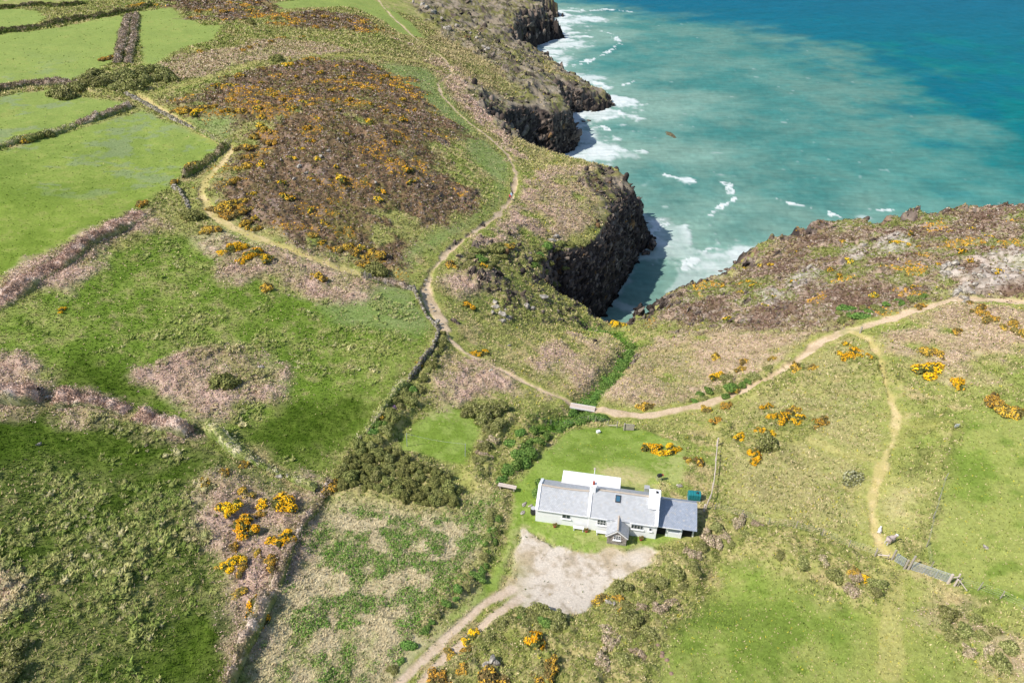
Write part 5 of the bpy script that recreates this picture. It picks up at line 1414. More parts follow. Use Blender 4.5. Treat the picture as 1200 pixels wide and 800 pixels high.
class MB:
    """collects shapes of one part, then links them as ONE mesh"""
    def __init__(s): s.V = []; s.F = []; s.uv = []
    def poly(s, pts, faces, uvs=None):
        o = len(s.V); s.V += [tuple(p) for p in pts]
        for k, f in enumerate(faces):
            s.F.append([o + i for i in f])
            s.uv.append(uvs[k] if uvs else [(0, 0)] * len(f))
    def box(s, x0, x1, y0, y1, z0, z1):
        p = [(x0, y0, z0), (x1, y0, z0), (x1, y1, z0), (x0, y1, z0), (x0, y0, z1), (x1, y0, z1), (x1, y1, z1), (x0, y1, z1)]
        s.poly(p, [(3, 2, 1, 0), (4, 5, 6, 7), (0, 1, 5, 4), (1, 2, 6, 5), (2, 3, 7, 6), (3, 0, 4, 7)]); return s
    def prism(s, prof, x0, x1, axis='x'):
        """profile points (a, z) swept along the axis"""
        n = len(prof)
        if axis == 'x': p = [(x0, a, z) for a, z in prof] + [(x1, a, z) for a, z in prof]
        else: p = [(a, x0, z) for a, z in prof] + [(a, x1, z) for a, z in prof]
        f = [tuple(range(n))[::-1], tuple(range(n, 2 * n))] + [(i, (i + 1) % n, n + (i + 1) % n, n + i) for i in range(n)]
        s.poly(p, f); return s
    def slab(s, a, b, c, d, t, nu=1, sag=0.):
        """thick sheet through the corners a b c d (a,b low edge), with texture coordinates in metres"""
        a, b, c, d = [Vector(v) for v in (a, b, c, d)]
        nrm = (b - a).cross(d - a).normalized()
        lu = (b - a).length; lv = (d - a).length
        top, bot, uv = [], [], []
        for k in range(nu + 1):
            f = k / nu; dz = Vector((0, 0, -sag * math.sin(math.pi * f)))
            lo = a.lerp(b, f); hi = d.lerp(c, f) + dz
            top += [lo, hi]; bot += [lo - nrm * t, hi - nrm * t]; uv += [(f * lu, 0), (f * lu, lv)]
        n = len(top); pts = top + bot; fc, us = [], []
        for k in range(nu):
            i = 2 * k
            fc.append((i, i + 2, i + 3, i + 1)); us.append([uv[i], uv[i + 2], uv[i + 3], uv[i + 1]])
            fc.append((n + i + 1, n + i + 3, n + i + 2, n + i)); us.append([(0, 0)] * 4)
            fc.append((n + i, n + i + 2, i + 2, i)); us.append([(0, 0)] * 4)
            fc.append((i + 1, i + 3, n + i + 3, n + i + 1)); us.append([(0, 0)] * 4)
        e = 2 * nu
        fc.append((0, 1, n + 1, n)); us.append([(0, 0)] * 4); fc.append((e + 1, e, n + e, n + e + 1)); us.append([(0, 0)] * 4)
        s.poly(pts, fc, us); return s
    def tube(s, a, b, r0, r1=None, n=8, cap=True):
        a, b = Vector(a), Vector(b); r1 = r0 if r1 is None else r1
        q = (b - a).to_track_quat('Z', 'Y'); pts = []
        for (c, r) in ((a, r0), (b, r1)):
            for k in range(n):
                t = 2 * math.pi * k / n; pts.append(c + q @ Vector((r * math.cos(t), r * math.sin(t), 0)))
        f = [(k, (k + 1) % n, n + (k + 1) % n, n + k) for k in range(n)]
        if cap: f += [tuple(range(n))[::-1], tuple(range(n, 2 * n))]
        s.poly(pts, f); return s
    def lathe(s, c, prof, n=12):
        pts = []; m = len(prof)
        for (r, z) in prof:
            for k in range(n):
                t = 2 * math.pi * k / n; pts.append((c[0] + r * math.cos(t), c[1] + r * math.sin(t), c[2] + z))
        f = [(j * n + k, j * n + (k + 1) % n, (j + 1) * n + (k + 1) % n, (j + 1) * n + k) for j in range(m - 1) for k in range(n)]
        f += [tuple(range(n))[::-1], tuple(range((m - 1) * n, m * n))]
        s.poly(pts, f); return s
    def build(s, name, mat, parent=None, bevel=0., label=None):
        me = bpy.data.meshes.new(name); me.from_pydata([tuple(v) for v in s.V], [], s.F)
        uvl = me.uv_layers.new(name='UVMap'); k = 0
        for us in s.uv:
            for u in us: uvl.data[k].uv = u; k += 1
        me.materials.append(mat); me.update()
        if bevel:
            bm = bmesh.new(); bm.from_mesh(me)
            bmesh.ops.bevel(bm, geom=[e for e in bm.edges if len(e.link_faces) == 2 and e.calc_face_angle(0) > .6], offset=bevel, segments=1, affect='EDGES')
            bm.to_mesh(me); bm.free()
        o = link(name, me, parent)
        if label: o['label'] = label
        return o

cot = empty('cottage', (HOUSE_O[0], HOUSE_O[1], HOUSE_Z), HOUSE_A)
tag(cot, 'long low white cottage with slate roofs and a stone porch beside the gravel yard', 'cottage')
D = 4.5; XL, XM, XR = 0.0, 6.0, 13.6
EL, RL, ER, RR = 2.1, 3.52, 2.3, 3.95
w_ = .28
# main walls as one shell with both gables
wb = MB(); wb.prism([(0, -.4), (D, -.4), (D, EL - .12), (D / 2, RL - .2), (0, EL - .12)], XL, XM)
wb.build('wall', M_WHITE, cot, .03)
wb = MB(); wb.prism([(-.14, -.4), (D, -.4), (D, ER), (D / 2, RR - .02), (-.14, ER - .05)], XM + .003, XR); wb.build('wall', M_WHITE, cot, .03)
def pitch(y0, z0, y1, z1, x0, x1, ov, up, sag=0., nu=1, mat=M_SLATE, t=.09):
    s = (z1 - z0) / (y1 - y0)
    return MB().slab((x0, y0 - ov if y1 > y0 else y0 + ov, z0 - abs(s) * ov + up), (x1, y0 - ov if y1 > y0 else y0 + ov, z0 - abs(s) * ov + up), (x1, y1, z1 + up), (x0, y1, z1 + up), t, nu, sag)
rl = pitch(0, EL, D / 2, RL, XL + .3, XM - .16, .16, .09, .12, 12)
s_ = pitch(D, EL, D / 2, RL, XM - .16, XL + .3, .16, .09, .12, 12); o0 = len(rl.V); rl.V += s_.V; rl.F += [[i + o0 for i in f] for f in s_.F]; rl.uv += s_.uv
roofL = rl.build('roof', M_SLATE, cot)
rr = pitch(-.14, ER - .05, D / 2, RR, XM + .16, XR - .3, .16, .09)
s_ = pitch(D, ER, D / 2, RR, XR - .3, XM + .16, .16, .09); o0 = len(rr.V); rr.V += s_.V; rr.F += [[i + o0 for i in f] for f in s_.F]; rr.uv += s_.uv
roofR = rr.build('roof', M_SLATE, cot)
# ridge tiles and white verge copings
rd = MB()
for k in range(12):
    f0, f1 = k / 12, (k + 1) / 12; xa = XL + .34 + (XM - .55 - XL) * f0; xb = XL + .34 + (XM - .55 - XL) * f1
    za = RL + .12 - .12 * math.sin(math.pi * f0); zb = RL + .12 - .12 * math.sin(math.pi * f1)
    rd.tube((xa, D / 2, za), (xb - .02, D / 2, zb), .11, n=8)
rd.build('ridge_tiles', M_RIDGE, roofL)
rd = MB()
for k in range(14):
    xa = XM + .75 + (XR - 1.9 - XM) * k / 14; xb = XM + .75 + (XR - 1.9 - XM) * (k + 1) / 14
    rd.tube((xa, D / 2, RR + .12), (xb - .02, D / 2, RR + .12), .11, n=8)
rd.build('ridge_tiles', M_RIDGE, roofR)
def coping(x0, x1, ya, e, r, yb, eb, dz, parent):
    h = .2
    MB().prism([(ya - .2, e - .14), (D / 2, r), (yb + .2, eb - .14), (yb + .2, eb - .14 + h + dz), (D / 2, r + h + dz), (ya - .2, e - .14 + h + dz)], x0, x1).build('verge_coping', M_WHITE, parent, .02)
coping(XL - .03, XL + .31, 0, EL, RL, D, EL, .03, cot)
coping(XM - .17, XM + .17, -.14, ER - .02, RR + .0, D, ER, .03, cot)
coping(XR - .31, XR + .04, -.14, ER - .02, RR, D, ER, .03, cot)
# gutters
MB().tube((XL + .3, -.2, EL - .03), (XM - .2, -.2, EL - .03), .055).build('gutter', M_TRIM, cot)
MB().tube((XM + .2, -.34, ER - .1), (8.1, -.34, ER - .1), .055).build('gutter', M_TRIM, cot)
MB().tube((10.55, -.34, ER - .1), (XR - .3, -.34, ER - .1), .055).build('gutter', M_TRIM, cot)
# chimneys
ch = MB(); ch.box(XM - .06, XM + .5, D / 2 - .35, D / 2 + .35, RR - .5, RR + .75); ch.box(XM - .1, XM + .54, D / 2 - .39, D / 2 + .39, RR + .752, RR + .84)
ch = ch.build('chimney', M_WHITE, cot, .02, 'small white chimney with a red pot')
MB().lathe((XM + .2, D / 2, RR + .83), [(.15, 0), (.13, .1), (.11, .34), (.14, .36), (.14, .42), (.09, .42)]).build('chimney_pot', M_POT, ch)
ch = MB()
ch.prism([(D / 2 - 1.3, RR - .5), (D / 2 - .62, RR + .45), (D / 2 - .5, RR + .72), (D / 2 + .5, RR + .72), (D / 2 + .5, RR - .6)], XR - 1.18, XR + .02)
ch.box(XR - 1.22, XR + .06, D / 2 - .54, D / 2 + .54, RR + .723, RR + .83)
ch = ch.build('chimney', M_WHITE, cot, .03, 'broad white chimney stack at the right gable')
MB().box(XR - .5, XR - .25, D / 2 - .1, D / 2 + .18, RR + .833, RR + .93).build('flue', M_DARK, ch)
# windows
def window(parent, x0, x1, z0, z1, y, cols, rows, sill=True, axis='y'):
    f = MB(); t = .055; yo, yi = y - .035, y + .02
    f.box(x0, x1, yo, yi, z0, z0 + t); f.box(x0, x1, yo, yi, z1 - t, z1); f.box(x0, x0 + t, yo, yi, z0 + t, z1 - t); f.box(x1 - t, x1, yo, yi, z0 + t, z1 - t)
    for k in range(1, cols):
        xc = x0 + (x1 - x0) * k / cols; f.box(xc - .025, xc + .025, yo + .004, yi, z0 + t, z1 - t)
    for k in range(1, rows):
        zc = z0 + (z1 - z0) * k / rows; f.box(x0 + t, x1 - t, yo + .008, yi, zc - .02, zc + .02)
    wn_ = MB().box(x0 + .01, x1 - .01, yo + .02, yi - .004, z0 + .01, z1 - .01).build('window', M_GLASS, parent)
    f.build('frame', M_TRIM, wn_)
    if sill: MB().box(x0 - .08, x1 + .08, y - .14, y - .002, z0 - .09, z0 - .003).build('sill', M_WHITE, wn_)
    return wn_
window(cot, 3.02, 3.98, 1.12, 1.78, -.006, 2, 1)
window(cot, 7.0, 8.0, 1.05, 1.88, -.146, 3, 2)
window(cot, 10.75, 12.1, 1.2, 1.85, -.146, 4, 1)
window(cot, 12.72, 13.05, 1.2, 1.72, -.146, 1, 1)
# skylight
sl_ = (RR - ER + .05) / (D / 2 + .14)
def onroof(x, v, up): return (x, -.14 + v, ER - .05 + sl_ * v + .09 + up)
sk = MB().slab(onroof(8.75, 1.42, .1), onroof(9.35, 1.42, .1), onroof(9.35, 2.1, .1), onroof(8.75, 2.1, .1), .12).build('skylight', M_BLACK, cot)
MB().slab(onroof(8.84, 1.52, .112), onroof(9.26, 1.52, .112), onroof(9.26, 2.0, .112), onroof(8.84, 2.0, .112), .008).build('pane', M_SKYL, sk)
# porch of rubble stone
PX0, PX1, PY = 8.27, 10.38, -1.72
MB().prism([(PX0, -.4), (PX1, -.4), (PX1, 1.55), ((PX0 + PX1) / 2, 2.42), (PX0, 1.55)], PY, -.145, 'y').build('porch_wall', M_RUBBLE, cot)
pr = MB(); pm = (PX0 + PX1) / 2; k_ = (2.42 - 1.55) / (pm - PX0)
pr.slab((PX0 - .18, .75, 1.55 - k_ * .18 + .08), (PX0 - .18, PY - .14, 1.55 - k_ * .18 + .08), (pm, PY - .14, 2.50), (pm, .75, 2.50), .08)
pr.slab((PX1 + .18, PY - .14, 1.55 - k_ * .18 + .08), (PX1 + .18, .75, 1.55 - k_ * .18 + .08), (pm, .75, 2.50), (pm, PY - .14, 2.50), .08)
pr = pr.build('porch_roof', M_SLATE, cot)
MB().tube((pm, PY - .14, 2.52), (pm, .7, 2.52), .1).build('ridge_tiles', M_RIDGE, pr)
bg_ = MB()
for sgn, xe in ((1, PX0 - .18), (-1, PX1 + .18)):
    bg_.slab((xe, PY - .19, 1.55 - k_ * .18 - .06), (xe, PY - .142, 1.55 - k_ * .18 - .06), (pm, PY - .142, 2.40), (pm, PY - .19, 2.40), -.13 * sgn)
bg_.build('barge_board', M_TRIM, pr)
window(cot, 8.95, 9.72, .82, 1.52, PY - .006, 3, 2)
# flat roofed extension behind
EX0, EX1, EY1, EZ = 2.4, 9.25, 6.15, 2.5
MB().box(EX0 + .12, EX1 - .12, D + .004, EY1 - .12, -.4, EZ - .12).build('extension_wall', M_WHITE, cot)
MB().box(EX0, EX1, D - .35, EY1, EZ - .115, EZ + .03).build('flat_roof', M_FLAT, cot, .02)
dd = MB().box(EX1 - .118, EX1 - .07, D + .35, D + 1.15, -.1, 1.95).build('door', M_RED, cot)
MB().box(EX1 - .068, EX1 - .02, D + .45, D + .52, .9, 1.1).build('handle', M_METAL, dd)
fp = MB().tube((6.1, EY1 + .1, -.2), (6.1, EY1 + .1, 3.2), .05).build('flue_pipe', M_TRIM, cot)
MB().lathe((6.1, EY1 + .1, 3.2), [(.05, 0), (.14, .04), (.14, .16), (.04, .24)]).build('cowl', M_RIDGE, fp)
# lean-to outbuilding on the right
OX0, OX1, OY0, OYR, OY1, OE, OR_ = XR + .05, 17.75, .35, 3.35, 4.1, 1.75, 2.75
ob = MB()
prof = [(OY0 + .55, -.5), (OY1, -.5), (OY1, OR_ - .45), (OYR, OR_ - .04), (OY0 + .55, OE + .16)]
ob.prism(prof, OX0 + 1.0, OX1); ob.build('outbuilding_wall', M_WHITE, cot)
ob = MB(); ob.box(OX0 + 1.003, OX0 + 1.25, OY0 + .1, OY0 + .545, -.5, OE - .05); ob.box(OX0 + 2.5, OX0 + 2.75, OY0 + .1, OY0 + .545, -.5, OE - .05)
ob.box(OX0 + 1.253, OX0 + 2.497, OY0 + .12, OY0 + .22, -.5, .75); ob.build('outbuilding_wall', M_WHITE, cot)
MB().box(OX0 + 1.256, OX0 + 2.494, OY0 + .15, OY0 + .21, .755, OE - .06).build('shutter', M_GREYD, cot)
MB().box(OX0 + .003, OX0 + .997, OY0 + .34, OY0 + .44, -.5, OE + .02).build('doorway_shade', M_DARK, cot, 0, 'black panel painted as shade of the passage between the house and the outbuilding')  # black panel set across the passage, painted in place of its shade
MB().box(OX0 + 2.85, OX0 + 3.9, OY0 + .50, OY0 + .546, -.3, OE - .15).build('doorway_shade', M_DARK, cot, 0, 'black panel painted as shade of an opening at the right end of the outbuilding')  # black sheet on the solid wall, painted as the shade of an opening
ro = MB().slab((OX0, OY0 - .15, OE), (OX1 + .15, OY0 - .15, OE), (OX1 + .15, OYR, OR_ + .05), (OX0, OYR, OR_ + .05), .08)
ro.slab((OX1 + .15, OY1 + .15, OR_ - .5), (OX0, OY1 + .15, OR_ - .5), (OX0, OYR, OR_ + .05), (OX1 + .15, OYR, OR_ + .05), .08)
ro = ro.build('outbuilding_roof', M_SLATE2, cot)
MB().tube((OX0 + .05, OYR, OR_ + .06), (OX1 + .15, OYR, OR_ + .06), .07).build('ridge_tiles', M_GREYB, ro)
MB().tube((OX0 + .05, OY0 - .19, OE - .04), (OX0 + 2.6, OY0 - .19, OE - .04), .05).build('gutter', M_TRIM, ro)

# ------------------------------------------------------------------ things around the cottage
def at_house(lx, ly):
    x, y = house_world(lx, ly); return x, y, float(land_z(x, y)[0])
def white_bench(lx, ly, label):
    t = empty('bench', at_house(lx, ly), HOUSE_A); tag(t, label, 'bench')
    MB().box(-.6, .6, -.2, .2, .42, .48).build('seat', M_TRIM, t)
    for s in (-1, 1): MB().box(s * .5 - .05, s * .5 + .05, -.18, .18, 0, .418).build('leg', M_TRIM, t)
white_bench(5.0, -.45, 'white bench against the front wall, under the left roof')
white_bench(7.6, -.62, 'white bench against the front wall, left of the stone porch')
def flower_pot(lx, ly, r, label):
    t = empty('flower_pot', at_house(lx, ly)); tag(t, label, 'flower pot')
    MB().lathe((0, 0, 0), [(.13, 0), (.2, .3), (.22, .3), (.22, .36), (.17, .36), (.16, .32)]).build('pot', M_POT, t)
    f = link('plant', PROTO['orange', 0][0], t); f.location = (0, 0, .34); f.scale = (r, r, r)
flower_pot(2.3, -.5, .34, 'flower pot with a leafy plant near the left end of the front wall')
flower_pot(5.9, -.55, .3, 'flower pot with a plant at the step between the two roofs')
flower_pot(12.0, -.6, .36, 'flower pot with a plant right of the stone porch')
t = empty('water_butt', at_house(-.42, 1.0)); tag(t, 'black water barrel against the left end wall of the cottage', 'barrel')
MB().lathe((0, 0, 0), [(.27, 0), (.3, .1), (.33, .45), (.3, .85), (.27, .95)], 14).build('barrel', M_BLACK, t)
MB().lathe((0, 0, .951), [(.29, 0), (.29, .04), (.05, .06)], 14).build('lid', M_GREYB, t)
def xy_on(px, py):
    return on_land(px, py)
t = empty('storage_box', xy_on(757.7, 575), HOUSE_A); tag(t, 'grey lidded storage box standing behind the cottage', 'box')
MB().box(-.3, .3, -.28, .28, 0, .62).build('body', M_GREYB, t, .02); MB().box(-.33, .33, -.31, .31, .622, .69).build('lid', M_GREYB, t, .02)
t = empty('barbecue', xy_on(772.3, 563), .3); tag(t, 'dark barbecue with a side shelf on the back lawn', 'barbecue')
MB().box(-.3, .22, -.2, .2, .7, .9).build('firebox', M_BLACK, t, .03); MB().box(.223, .5, -.18, .18, .82, .86).build('shelf', M_POT, t)
MB().prism([(-.19, .902), (.19, .902), (.12, 1.08), (-.12, 1.08)], -.28, .2).build('lid', M_BLACK, t)
for a in (-.26, .18):
    for b_ in (-.16, .16): MB().tube((a, b_, 0), (a, b_, .698), .02).build('leg', M_METAL, t)
# ribbed oil tank
t = empty('oil_tank', xy_on(812.5, 586), R(-6)); tag(t, 'ribbed teal plastic oil tank behind the outbuilding', 'tank')
tk = MB()
for k in range(5):
    x0 = -.72 + k * .29
    tk.prism([(-.42, .2), (.42, .2), (.45, .5), (.42, 1.05), (.25, 1.22), (-.25, 1.22), (-.42, 1.05), (-.45, .5)], x0, x0 + .24)
tk.prism([(-.38, .22), (.38, .22), (.4, .5), (.37, 1.0), (.22, 1.16), (-.22, 1.16), (-.37, 1.0), (-.4, .5)], -.74, .72)
tk.build('tank_body', M_TEAL, t, .02)
MB().lathe((.3, -.1, 1.16), [(.16, 0), (.16, .1), (.1, .14)], 12).build('filler_cap', M_BLACK, t)
MB().box(-.75, .75, -.45, .45, -.2, .198).build('plinth', M_GREYB, t)
# ------------------------------------------------------------------ fences, gates, bridge
def fence(pts, label, h=1.1, netting=True, rr=.045, rail=False, mat=M_WOOD):
    P = [on_land(*p) for p in pts]
    t = empty('wire_fence', P[0]); tag(t, label, 'fence')
    o = Vector(P[0]); Q_ = [Vector(p) - o for p in P]
    for q in Q_:
        lean = Vector((random.uniform(-.08, .08), random.uniform(-.08, .08), 0))
        MB().tube(q - Vector((0, 0, .3)), q + lean + Vector((0, 0, h * random.uniform(.92, 1.08))), rr, rr * .9, 7).build('post', mat, t)
    wm = MB()
    for a, b_ in zip(Q_[:-1], Q_[1:]):
        n = max(1, int((b_ - a).length / 1.5)); pr_ = None
        for k in range(n + 1):
            p = a.lerp(b_, k / n); z = float(land_z(o.x + p.x, o.y + p.y)[0]) - o.z; c_ = Vector((p.x, p.y, z))
            if pr_ is not None:
                for hz in (.25, .5, .75, 1.0): wm.tube(pr_ + Vector((0, 0, hz * h * .95)), c_ + Vector((0, 0, hz * h * .95)), .004, n=4, cap=False)
            pr_ = c_
    wm.build('wire', M_WIRE, t)
    if rail:
        rm = MB()
        for a, b_ in zip(Q_[:-1], Q_[1:]): rm.tube(a + Vector((0, 0, h * .98)), b_ + Vector((0, 0, h * .98)), .055, n=6)
        rm.build('rail', M_WOODP, t)
    return t
fence([(837,599),(868,607),(900,616),(931,623),(962,631),(994,641),(1025,650),(1040,655)], 'post and wire fence on the rough bank from the cottage to the gates')
fence([(1122,687),(1146,691),(1172,701),(1199,713),(1230,726)], 'post and wire fence to the right of the metal gate')
fence([(646,493),(662,492),(679,491),(689,493),(698,494),(712,499)], 'post and wire fence along the stream side of the back lawn')
fence([(840,522),(838,540),(837,556),(835,572),(832,586),(827,598)], 'pale rail fence running up the slope behind the green tank', 1.0, rail=True, rr=.07, mat=M_WOODP)
fence([(383,318),(398,320),(412,322),(424,326)], 'post and wire fence left of the wooden field gate', 1.1)
fence([(1090,665),(1086,640),(1092,610),(1100,585),(1108,560)], 'faint wire fence climbing the right slope from the gates', 1.0)
fence([(272,168),(264,180),(252,192),(240,202)], 'post and wire fence on the hedge bank by the grass track', 1.1)

def gate(A, B, label, name='gate', h=1.15, bars=6, mat=M_METAL, braces=1, r=.021):
    a = Vector(on_land(*A)); b_ = Vector(on_land(*B)); d = b_ - a
    t = empty(name, a, 0); tag(t, label, 'gate')
    up = Vector((0, 0, 1))
    fr = MB(); fr.tube(up * .12, up * h, r * 1.3); fr.tube(d + up * .12, d + up * h, r * 1.3)
    fr.tube(up * h, d + up * h, r * 1.3); fr.tube(up * .14, d + up * .14, r * 1.2); fr.build('gate_frame', mat, t)
    br = MB()
    for k in range(1, bars): br.tube(up * (.14 + (h - .14) * k / bars), d + up * (.14 + (h - .14) * k / bars), r)
    br.build('bars', mat, t)
    bc = MB()
    if braces == 1: bc.tube(up * .16, d + up * (h - .04), r)
    else:
        for f in (.33, .66): bc.tube(d * f + up * .14, d * f + up * h, r)
    bc.build('brace', mat, t)
    return t
def gatepost(px, py, h, label, r=.11, name='gatepost', mat=M_WOOD, lean=(0, 0)):
    x, y, z = on_land(px, py)
    o = MB().tube((0, 0, -.3), (lean[0], lean[1], h), r, r * .92, 8).build(name, mat, None, .01); o.location = (x, y, z)
    return tag(o, label, 'post')
def planks(A, B, wd, th, hz, n, label, name, cat, mat=M_WOODP):
    a = Vector(on_land(*A)); b_ = Vector(on_land(*B)); d = (b_ - a); L_ = Vector((d.x, d.y, 0)).length
    a.z = b_.z = max(a.z, b_.z) + hz
    t = empty(name, a, math.atan2(d.y, d.x)); tag(t, label, cat)
    return t, L_
# the pair of field gates
gate((1047,659),(1058,664), 'small metal wicket gate at the left of the gate row', 'wicket_gate', 1.2, 7, M_METAL, 2)
gate((1067,668),(1109,683), 'long galvanised seven bar field gate on the right', 'field_gate', 1.25, 7, M_METAL, 2)
gatepost(1044.5, 657, 1.5, 'wooden post at the hinge of the small wicket gate')
gatepost(1060, 666, 1.3, 'left post of the pair between the two metal gates', .12)
gatepost(1064, 667, 1.9, 'taller leaning post of the pair between the two metal gates', .12, lean=(.2, .1))
gatepost(1110.5, 684, 1.35, 'pale wooden post at the right end of the long gate', .13, mat=M_WOODP)
gatepost(1120.5, 681, 1.1, 'thin pale post behind the rail right of the long gate', .09, mat=M_WOODP)
gatepost(1118, 687, 1.0, 'stub post holding the sloping brace right of the long gate', .1, mat=M_WOODP)
def rail(A, B, za, zb, label, r=.05, mat=M_WOODP):
    a = Vector(on_land(*A)); b_ = Vector(on_land(*B))
    o = MB().tube((0, 0, za), tuple(b_ - a + Vector((0, 0, zb))), r, n=6).build('wooden_rail', mat, None, .005); o.location = a
    return tag(o, label, 'rail')
rail((1112,684.5),(1121,682.5), .95, .9, 'short level rail right of the long metal gate')
rail((1119,687),(1133,692), .95, .05, 'sloping brace rail running to the ground right of the long gate')
rail((1026,656),(1040,656.5), .55, .6, 'pale wooden rail left of the small wicket gate', .07)
gatepost(1025, 652, 1.0, 'short fence post at the left end of the pale rail', .07)
gatepost(1008, 390, 1.1, 'dark waymark post where the two paths fork', .16, 'waymark_post')
gatepost(824.2, 601, 1.1, 'thick pale post between the tank and the outbuilding', .13, mat=M_WOODP)
gatepost(840, 522, 1.4, 'pale strainer post at the top of the rail fence', .12, mat=M_WOODP)
# wooden gates
gate((427,331),(436,331), 'grey wooden field gate at the top corner of the meadow', 'wooden_gate', 1.25, 5, M_WOOD, 1, .045)
gatepost(429.5, 332, 1.7, 'dark post in the middle of the grey wooden field gate', .13)
gate((732.5,504),(742.5,504.5), 'grey wooden garden gate to the cliff path', 'wooden_gate', 1.1, 6, M_WOOD, 1, .05)
gatepost(731.3, 504, 1.25, 'stout dark post at the hinge of the garden gate', .14)
gatepost(723, 501, 1.15, 'garden fence post nearest the garden gate', .09)
rail((713,500.5),(723,501.5), .35, .5, 'fallen pale branch between the garden fence posts', .06)
# plank footbridge over the stream
a = Vector(on_land(668.5, 471)); b_ = Vector(on_land(697.5, 477)); d = b_ - a; L_ = math.hypot(d.x, d.y)
z0 = max(a.z, b_.z) + .12
t = empty('footbridge', (a.x, a.y, z0), math.atan2(d.y, d.x)); tag(t, 'pale plank footbridge over the stream gully', 'bridge')
dk = MB()
n = int(L_ / .2)
for k in range(n): dk.box(L_ * k / n, L_ * (k + 1) / n - .018, -.5, .5, .0, .06)
dk.build('deck', M_WOODP, t)
for s in (-1, 1): MB().box(-.1, L_ + .1, s * .42 - .07, s * .42 + .07, -.22, -.003).build('beam', M_WOOD, t)
for s in (-1, 1): MB().box(0, L_, s * .53 - .028, s * .53 + .028, -.06, .1).build('kerb_board', M_TRIM, t)
# sleepers bench on the grass lane
a = Vector(on_land(584, 572)); b_ = Vector(on_land(605, 576)); d = b_ - a; L_ = math.hypot(d.x, d.y)
t = empty('plank_bench', a, math.atan2(d.y, d.x)); tag(t, 'long low wooden plank bench across the grass lane left of the cottage', 'bench')
for s in (-1, 1): MB().box(0, L_, s * .15 - .12, s * .15 + .12, .40, .47).build('seat_board', M_WOODP, t)
for k in (.12, .88): MB().box(L_ * k - .07, L_ * k + .07, -.22, .22, -.1, .398).build('leg', M_WOOD, t)
# washing line on the small lawn
a = Vector(on_land(477, 523)); b_ = Vector(on_land(545, 535))
t = empty('washing_line', a); tag(t, 'washing line between two thin pale poles on the small lawn', 'washing line')
d = b_ - a
for q in (Vector((0, 0, 0)), d): MB().tube(q + Vector((0, 0, -.2)), q + Vector((.12, .05, 2.2)), .045, n=8).build('pole', M_METAL, t)
cl = MB(); pr_ = None
for k in range(13):
    f = k / 12; p = d * f + Vector((.12, .05, 2.15 - .25 * math.sin(math.pi * f)))
    if pr_ is not None: cl.tube(pr_, p, .012, n=5, cap=False)
    pr_ = p
cl.build('cord', M_WIRE, t)
t = empty('white_box', on_land(701, 507), .4); tag(t, 'white box lying on the back lawn near the garden gate', 'box')
MB().box(-.25, .25, -.2, .2, 0, .32).build('body', M_TRIM, t, .02); MB().box(-.27, .27, -.22, .22, .322, .37).build('lid', M_TRIM, t, .01)
t = empty('signpost', on_land(1119, 504), .2); tag(t, 'small white sign board on the right slope by the faint path', 'sign')
MB().box(-.3, .3, -.02, .02, .35, .75).build('board', M_TRIM, t); MB().tube((0, .05, -.2), (0, .05, .8), .04).build('post', M_WOOD, t)
M_EARTH = plain_mat('turned_earth', (.30, .20, .15), .95, .1, .2, 8)
# molehills in the right field
for (mx_, my_) in [(771,758),(776,768),(776,765),(782,773),(787,789)]:
    x, y, z = on_land(mx_, my_)
    V_ = []
    mh = MB().lathe((0, 0, -.05), [(.22, 0), (.18, .08), (.1, .14), (.03, .17)], 9).build('molehill', M_EARTH, None)
    mh.location = (x, y, z); mh.scale = (random.uniform(.8, 1.2),) * 3; mh.rotation_euler = (0, 0, random.random() * 6)
    tag(mh, 'small brown molehill at the left edge of the right field', 'molehill', 'molehills in the right field')

# ------------------------------------------------------------------ walkers, sheep and lamb
def skin(name, J, E, root, mats, paintf, sub=1, smooth=True):
    """continuous body grown from joints {name:(co, radius)} and bones"""
    names = list(J); me = bpy.data.meshes.new(name)
    me.from_pydata([J[n_][0] for n_ in names], [(names.index(a), names.index(b_)) for a, b_ in E], [])
    o = bpy.data.objects.new(name, me); COL.objects.link(o)
    md = o.modifiers.new('skin', 'SKIN'); md.use_smooth_shade = True
    sv = me.skin_vertices[0].data if me.skin_vertices else None
    if sv is None:
        bm = bmesh.new(); bm.from_mesh(me); bm.verts.layers.skin.verify(); bm.to_mesh(me); bm.free(); sv = me.skin_vertices[0].data
    for i, n_ in enumerate(names):
        r = J[n_][1]; sv[i].radius = (r, r) if not isinstance(r, tuple) else r
        sv[i].use_root = n_ == root
    ms = o.modifiers.new('sub', 'SUBSURF'); ms.levels = ms.render_levels = sub
    dg = bpy.context.evaluated_depsgraph_get()
    m2 = bpy.data.meshes.new_from_object(o.evaluated_get(dg))
    bpy.data.objects.remove(o); m2.name = name
    co_ = np.empty(len(m2.vertices) * 3); m2.vertices.foreach_get('co', co_); co_ = co_.reshape(-1, 3)
    a_ = m2.color_attributes.new('Col', 'FLOAT_COLOR', 'POINT'); c4 = np.ones((len(co_), 4)); c4[:, :3] = paintf(co_); a_.data.foreach_set('color', c4.astype(np.float32).ravel())
    m2.materials.clear(); m2.materials.append(mats)
    return m2
M_BODY = attr_mat('cloth_and_wool', .9, .1, .08, 12.0)
